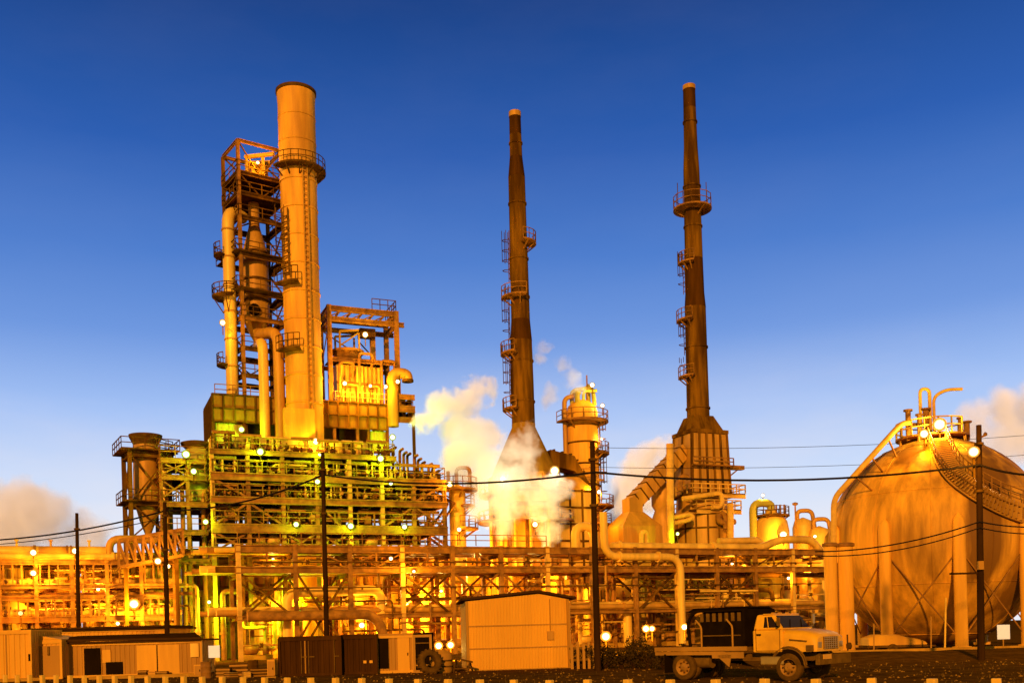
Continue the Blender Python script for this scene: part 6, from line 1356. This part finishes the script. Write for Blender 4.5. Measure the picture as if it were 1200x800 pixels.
for a in ((261, 378, 13.6, 'w', 1500, .42, 'amber floodlight on the outer left riser of the braced tower'),
    (302, 191, 15.0, 'w', 2600, .28, 'small floodlight inside the top cage of the braced tower'),
    (428, 392, 14.0, 'b', 1500, .42, 'white floodlight hanging inside the orange gantry frame'),
    (404, 449, 13.6, 'w', 5000, .36, 'floodlight on the left process box under the gantry frame'),
    (434, 452, 13.2, 'w', 4000, .26, 'floodlight between the process boxes under the gantry frame'),
    (452, 453, 13.2, 'w', 1500, .32, 'floodlight right of the process boxes under the gantry frame'),
    (466, 447, 11.8, 'w', 1500, .34, 'floodlight in front of the hooked vent pipe'),
    (283, 503, 13.0, 'g', 2600, .42, 'greenish floodlight on the left green cladding of the boiler house'),
    (370, 517, 9.5, 'w', 3600, .50, 'bright floodlight at the foot of the tan smokestack'),
    (374, 533, 6.8, 'g', 1300, .36, 'greenish floodlight on the roof rail just above the utility pole top'),
    (305, 529, 6.5, 'g', 3000, .50, 'large greenish floodlight on the platform roof, left of the tan smokestack'),
    (218, 532, 8.5, 'g', 1500, .52, 'large greenish floodlight at the annex top corner'),
    (227, 552, 8.0, 'g', 1100, .42, 'greenish floodlight in the annex, below the large corner one'),
    (246, 516, 8.0, 'd', 500, .26, 'small amber lamp beside the flat-capped drum'),
    (372, 564, 6.3, 'g', 1600, .38, 'greenish floodlight on the third tier rail beside the utility pole'),
    (460, 512, 12.4, 'g', 2600, .44, 'greenish floodlight on the right green cladding of the boiler house'),
    (446, 537, 6.4, 'g', 2800, .48, 'large greenish floodlight on the platform roof, right of the tan smokestack'),
    (458, 566, 6.3, 'g', 1100, .32, 'greenish floodlight on the third tier rail near the platform right end'),
    (527, 567, 6.6, 'w', 2000, .46, 'bright floodlight at the top of the short orange column'),
    (538, 620, 8.6, 'w', 1400, .36, 'floodlight at the foot of the short orange column'),
    (241, 611, 7.0, 'g', 1500, .38, 'greenish floodlight at the left corner of the second tier girder'),
    (347, 614, 6.3, 'g', 1500, .40, 'greenish floodlight on the second tier girder, left of the utility pole'),
    (411, 616, 6.3, 'g', 2000, .46, 'greenish floodlight on the second tier girder, right of the utility pole'),
    (474, 617, 6.3, 'g', 1400, .38, 'greenish floodlight on the second tier girder near its right end'),
    (458, 654, -.4, 'w', 900, .28, 'small floodlight in the top truss of the front rack'),
    (485, 669, -.4, 'w', 900, .22, 'tiny floodlight under the middle rack beam by the crossed braces'),
    (185, 657, 1.5, 'w', 2200, .42, 'floodlight on the trussed bridge near the dark pole'),
    (197, 663, 1.4, 'w', 1200, .30, 'smaller floodlight on the right end of the trussed bridge'),
    (39, 647, 3.4, 'w', 1600, .40, 'floodlight on top of the left rack, upper of a stacked pair'),
    (39, 671, 3.4, 'w', 1600, .38, 'floodlight on the left rack, lower of a stacked pair'),
    (88, 645, 3.4, 'w', 1600, .40, 'floodlight on the left rack top, at the thin pole'),
    (157, 707, 2.8, 'w', 5000, .62, 'largest white floodlight low on the left rack'),
    (24, 718, 3.0, 'd', 700, .28, 'dim amber lamp low on the left rack, above the flat shed'),
    (138, 730, 5.0, 'w', 900, .26, 'tiny lamp low behind the workshop roof'),
    (694, 451, 15.2, 'b', 1300, .40, 'white floodlight on top of the orange column, left of a pair'),
    (706, 475, 16.2, 'b', 1100, .36, 'white floodlight on the right side of the orange column top ring'),
    (705, 514, 16.2, 'b', 700, .24, 'small white lamp halfway down the right side of the orange column'),
    (650, 551, 9.2, 'b', 2200, .70, 'very bright floodlight under the dark flue duct of the middle stack'),
    (589, 561, 8.6, 'b', 700, .34, 'floodlight in the steam left of the middle furnace'),
    (627, 614, 8.6, 'w', 1500, .46, 'floodlight low in the steam before the middle furnace'),
    (690, 571, 13.2, 'w', 1500, .36, 'floodlight at the right flank of the orange column, left of a pair'),
    (702, 576, 14.6, 'b', 1200, .36, 'floodlight at the right flank of the orange column, beside the pole'),
    (708, 611, 13.0, 'w', 1400, .40, 'floodlight at the right foot of the orange column'),
    (794, 625, 7.0, 'g', 1200, .30, 'small greenish lamp at the foot of the slender standpipe'),
    (918, 626, 5.6, 'w', 5000, .66, 'dazzling floodlight in front of the domed vessel'),
    (894, 580, 9.2, 'b', 900, .30, 'small white floodlight above the arched pipe of the domed vessel'),
    (955, 628, 4.6, 'w', 1300, .30, 'small floodlight on the squat orange vessel by the round tank'),
    (924, 677, .5, 'w', 700, .26, 'small lamp under the rack behind the truck cab'),
    (1101, 497, ('Y', 73.5), 'b', 6500, .58, 'dazzling floodlight on the crown of the round tank'),
    (1083, 508, ('Y', 72.2), 'w', 2200, .42, 'second floodlight beside the stairway head on the round tank'),
    (1141, 529, ('Y', 48.1), 'w', 1500, .34, 'round floodlight fixed to the pole that crosses the tank'),
    (710, 745, ('Y', 80), 'w', 3200, .50, 'bright low floodlight just right of the tall pole'),
    (757, 736, ('Y', 92), 'w', 2600, .44, 'left of two bright lamps above the shrubs'),
    (764, 736, ('Y', 92), 'w', 1500, .36, 'right of two bright lamps above the shrubs'),
    (802, 734, ('Y', 90), 'w', 2600, .40, 'bright lamp seen left of the truck tarp hoop'),
    (514, 756, ('Y', 78), 'w', 2400, .40, 'bright low lamp left of the rack column by the water tank'),
    (528, 755, ('Y', 78), 'w', 2400, .38, 'bright low lamp right of the rack column by the water tank'),
    (424, 732, 3.0, 'w', 2600, .44, 'bright low lamp above the shorter dark container'),
    (352, 700, 5.6, 'g', 1800, .30, 'greenish lamp deep behind the long dark container'),  # hidden greenish lamps added to brighten the rack interior
    (290, 720, 6.0, 'g', 2400, .30, 'greenish lamp deep behind the crates'),
    (320, 655, 4.0, 'w', 900, .22, 'tiny lamp under the rack top left of the utility pole'),
    (245, 705, 6.0, 'g', 1500, .26, 'greenish lamp deep under the annex'),
    (560, 668, 12, 'w', 7000, .34, 'floodlight under the rack above the tall shed left corner'),  # deep lamps added behind the rack to brighten the background buildings
    (480, 705, 13, 'w', 9000, .30, 'lamp on the bright building behind the large crossed braces'),
    (517, 692, 13, 'w', 9000, .26, 'lamp right of the large crossed braces, behind the rack'),
    (625, 672, 12, 'w', 8000, .30, 'floodlight under the rack above the tall shed roof peak'),
    (688, 700, 11, 'w', 8000, .28, 'lamp behind the tall pole under the rack'),
    (758, 690, 12, 'w', 9000, .26, 'lamp under the rack above the tallest shrub'),
    (858, 660, 4.0, 'w', 1600, .24, 'tiny lamp under the rack top above the truck headboard'),
    (832, 692, 11, 'w', 7000, .26, 'lamp deep behind the rack above the tarp middle'),  # deep lamps added to lift the darker right half of the rack
    (898, 694, 10, 'w', 7000, .26, 'lamp deep behind the rack above the truck cab roof'),
    (945, 668, 9, 'w', 4500, .24, 'lamp deep behind the rack above the truck hood'),
    (340, 712, 12, 'w', 5000, .26, 'lamp deep under the platform above the left end of the long container'),  # hidden lamps added to light the space under the platform
    (400, 690, 12, 'w', 5000, .26, 'lamp deep under the platform above the right end of the long container'),
    (60, 697, 6.2, 'w', 2600, .26, 'lamp behind the left rack above the slanting shed'),  # lamps added behind the left rack to brighten its backdrop
    (115, 690, 6.0, 'w', 2400, .24, 'lamp behind the left rack near the thin pole foot'),
    (205, 725, 6.0, 'w', 1800, .24, 'lamp behind the right end of the workshop roof')):
    lamp(*a)
# ------------------------------------------------------------------ steam
def steam(name, blobs, dens, label, seed=0, nscale=.35, edge=1.6, namp=1.5, col=(1, 1, 1), aniso=-.2, warp=2.5):
    """blobs: (world centre, radius); a closed puff-shaped hull filled with an uneven vapour"""
    import bmesh
    bm = bmesh.new()
    for c, r in blobs: bmesh.ops.create_icosphere(bm, subdivisions=3, radius=r*1.22, matrix=Matrix.Translation(c))
    me = bpy.data.meshes.new(name); c0 = sum((c for c, r in blobs), V((0, 0, 0)))/len(blobs)
    bm.transform(Matrix.Translation(-c0)); bm.to_mesh(me); bm.free()
    tmp = bpy.data.objects.new(name+'_hull', me); COL.objects.link(tmp)
    rm = tmp.modifiers.new('r', 'REMESH'); rm.mode = 'VOXEL'; rm.voxel_size = max(.3, min(r for c, r in blobs)*.3)
    dg = bpy.context.evaluated_depsgraph_get(); m2 = bpy.data.meshes.new_from_object(tmp.evaluated_get(dg)); bpy.data.objects.remove(tmp); m2.name = name
    o = bpy.data.objects.new(name, m2); COL.objects.link(o); o.location = c0
    m = bpy.data.materials.new(name+' vapour'); m.use_nodes = True; n, l = m.node_tree.nodes, m.node_tree.links; n.remove(n['Principled BSDF'])
    vol = n.new('ShaderNodeVolumePrincipled'); l.new(vol.outputs[0], n['Material Output'].inputs['Volume']); vol.inputs['Color'].default_value = col+(1,); vol.inputs['Anisotropy'].default_value = aniso
    tc = n.new('ShaderNodeTexCoord'); pos = tc.outputs['Object']
    nz = n.new('ShaderNodeTexNoise'); nz.inputs['Scale'].default_value = nscale; nz.inputs['Detail'].default_value = 7; nz.inputs['Roughness'].default_value = .62
    l.new(pos, nz.inputs['Vector'])
    wz = n.new('ShaderNodeTexNoise'); wz.inputs['Scale'].default_value = nscale*.8; wz.inputs['Detail'].default_value = 5; wz.inputs['Roughness'].default_value = .6; l.new(pos, wz.inputs['Vector'])
    wa_ = n.new('ShaderNodeVectorMath'); wa_.operation = 'MULTIPLY_ADD'; l.new(wz.outputs['Color'], wa_.inputs[0]); k_ = warp*sum(r for c, r in blobs)/len(blobs); wa_.inputs[1].default_value = (k_,)*3; wa_.inputs[2].default_value = (-k_/2,)*3
    wp = n.new('ShaderNodeVectorMath'); wp.operation = 'ADD'; l.new(pos, wp.inputs[0]); l.new(wa_.outputs[0], wp.inputs[1]); wpos = wp.outputs[0]
    best = None
    for c, r in blobs:
        d = n.new('ShaderNodeVectorMath'); d.operation = 'DISTANCE'; l.new(wpos, d.inputs[0]); d.inputs[1].default_value = c-c0
        q = n.new('ShaderNodeMath'); q.operation = 'MULTIPLY_ADD'; l.new(d.outputs['Value'], q.inputs[0]); q.inputs[1].default_value = -1/r; q.inputs[2].default_value = 1
        if best is None: best = q
        else:
            x = n.new('ShaderNodeMath'); x.operation = 'SMOOTH_MAX'; x.inputs[2].default_value = .25; l.new(best.outputs[0], x.inputs[0]); l.new(q.outputs[0], x.inputs[1]); best = x
    s = n.new('ShaderNodeMath'); s.operation = 'MULTIPLY_ADD'; l.new(nz.outputs['Fac'], s.inputs[0]); s.inputs[1].default_value = namp; s.inputs[2].default_value = -.5*namp-.18
    ad = n.new('ShaderNodeMath'); ad.operation = 'MULTIPLY_ADD'; l.new(best.outputs[0], ad.inputs[0]); ad.inputs[1].default_value = edge; l.new(s.outputs[0], ad.inputs[2])
    cl = n.new('ShaderNodeClamp'); l.new(ad.outputs[0], cl.inputs['Value'])
    # vapour thins to nothing at the hull
    ed = n.new('ShaderNodeMath'); ed.operation = 'MULTIPLY'; ed.use_clamp = True; l.new(best.outputs[0], ed.inputs[0]); ed.inputs[1].default_value = 6
    m1 = n.new('ShaderNodeMath'); m1.operation = 'MULTIPLY'; l.new(cl.outputs[0], m1.inputs[0]); l.new(ed.outputs[0], m1.inputs[1])
    m3 = n.new('ShaderNodeMath'); m3.operation = 'MULTIPLY'; l.new(m1.outputs[0], m3.inputs[0]); m3.inputs[1].default_value = dens; l.new(m3.outputs[0], vol.inputs['Density'])
    m2.materials.clear(); m2.materials.append(m)
    return tag(o, label, 'steam', None, 'stuff')
def BL(lst, b_=None, Y=None, jit=0, seed=1):
    rg = random.Random(seed); out = []
    for px, py, r in lst:
        P = pt(px, py, b_) if b_ is not None else W(px, py, Y); P = P+V((0, rg.uniform(-jit, jit), 0)); out.append((P, r*P.y/F))
    return out
steam('steam_plume', BL([(487, 499, 9), (498, 491, 14), (512, 483, 19), (530, 476, 23), (548, 468, 24), (564, 456, 20), (552, 448, 14), (578, 448, 9), (536, 496, 24), (552, 510, 32), (540, 532, 30), (562, 530, 30), (575, 508, 20), (533, 552, 20), (555, 560, 26)], 10.5, jit=1.2, seed=2), .8, 'white steam plume drifting right from the boiler house towards the middle stack', nscale=.5, namp=3.3, edge=2.1)
steam('steam_cloud', BL([(575, 560, 30), (585, 588, 30), (605, 560, 32), (612, 532, 24), (590, 612, 24), (645, 600, 24), (648, 572, 26), (642, 626, 16), (620, 508, 16), (562, 590, 20), (625, 580, 26), (598, 528, 20)], 8.2, jit=.8, seed=3), .45, 'yellow-lit steam cloud wrapped around the middle furnace', nscale=.5, namp=3.3, edge=2.0)
steam('steam_wisp', BL([(638, 406, 11), (632, 422, 12), (660, 428, 13), (670, 442, 14), (677, 458, 12), (643, 468, 13), (648, 455, 10)], 17, jit=.3, seed=4), .45, 'thin torn wisps of steam between the middle stack and the orange column', nscale=.5, namp=2.8, edge=1.6)
steam('steam_plume', BL([(735, 585, 26), (742, 560, 30), (758, 540, 28), (774, 526, 20), (722, 605, 22), (765, 555, 26), (750, 590, 24)], 34, jit=1.5, seed=5), .6, 'pinkish steam plume behind the diagonal duct of the right furnace', nscale=.25, namp=2.2, edge=1.9, aniso=-.5, col=(1, .96, .86))
steam('steam_cloud', BL([(-15, 598, 40), (20, 594, 36), (40, 584, 26), (30, 612, 46), (64, 608, 38), (90, 620, 30), (5, 632, 50), (108, 632, 24), (60, 585, 26)], None, 190, 4, 6), .35, 'large pink-edged steam cloud low in the sky at the far left', nscale=.10, namp=2.2, edge=1.9, aniso=-.5, col=(1, .96, .86))  # cream tint puts the plant lamps' warm light into the vapour colour
steam('steam_cloud', BL([(1135, 494, 26), (1160, 488, 28), (1185, 482, 34), (1205, 472, 38), (1215, 508, 42), (1180, 510, 36), (1235, 480, 44), (1148, 518, 28)], None, 150, 4, 7), .3, 'large pinkish steam cloud behind the right shoulder of the round tank', nscale=.12, namp=2.2, edge=1.9, aniso=-.5, col=(1, .96, .86))
# ------------------------------------------------------------------ render settings
scene.render.engine = 'CYCLES'
scene.view_settings.view_transform = 'Standard'; scene.view_settings.look = 'None'; scene.view_settings.exposure = 0; scene.view_settings.gamma = 1
cy = scene.cycles
cy.use_denoising = True
cy.max_bounces = 12; cy.diffuse_bounces = 3; cy.glossy_bounces = 2; cy.transmission_bounces = 2; cy.volume_bounces = 12; cy.transparent_max_bounces = 8
cy.sample_clamp_indirect = 4; cy.sample_clamp_direct = 0; cy.use_light_tree = True; cy.caustics_reflective = False; cy.caustics_refractive = False
cy.volume_step_rate = 1.0; cy.volume_max_steps = 192
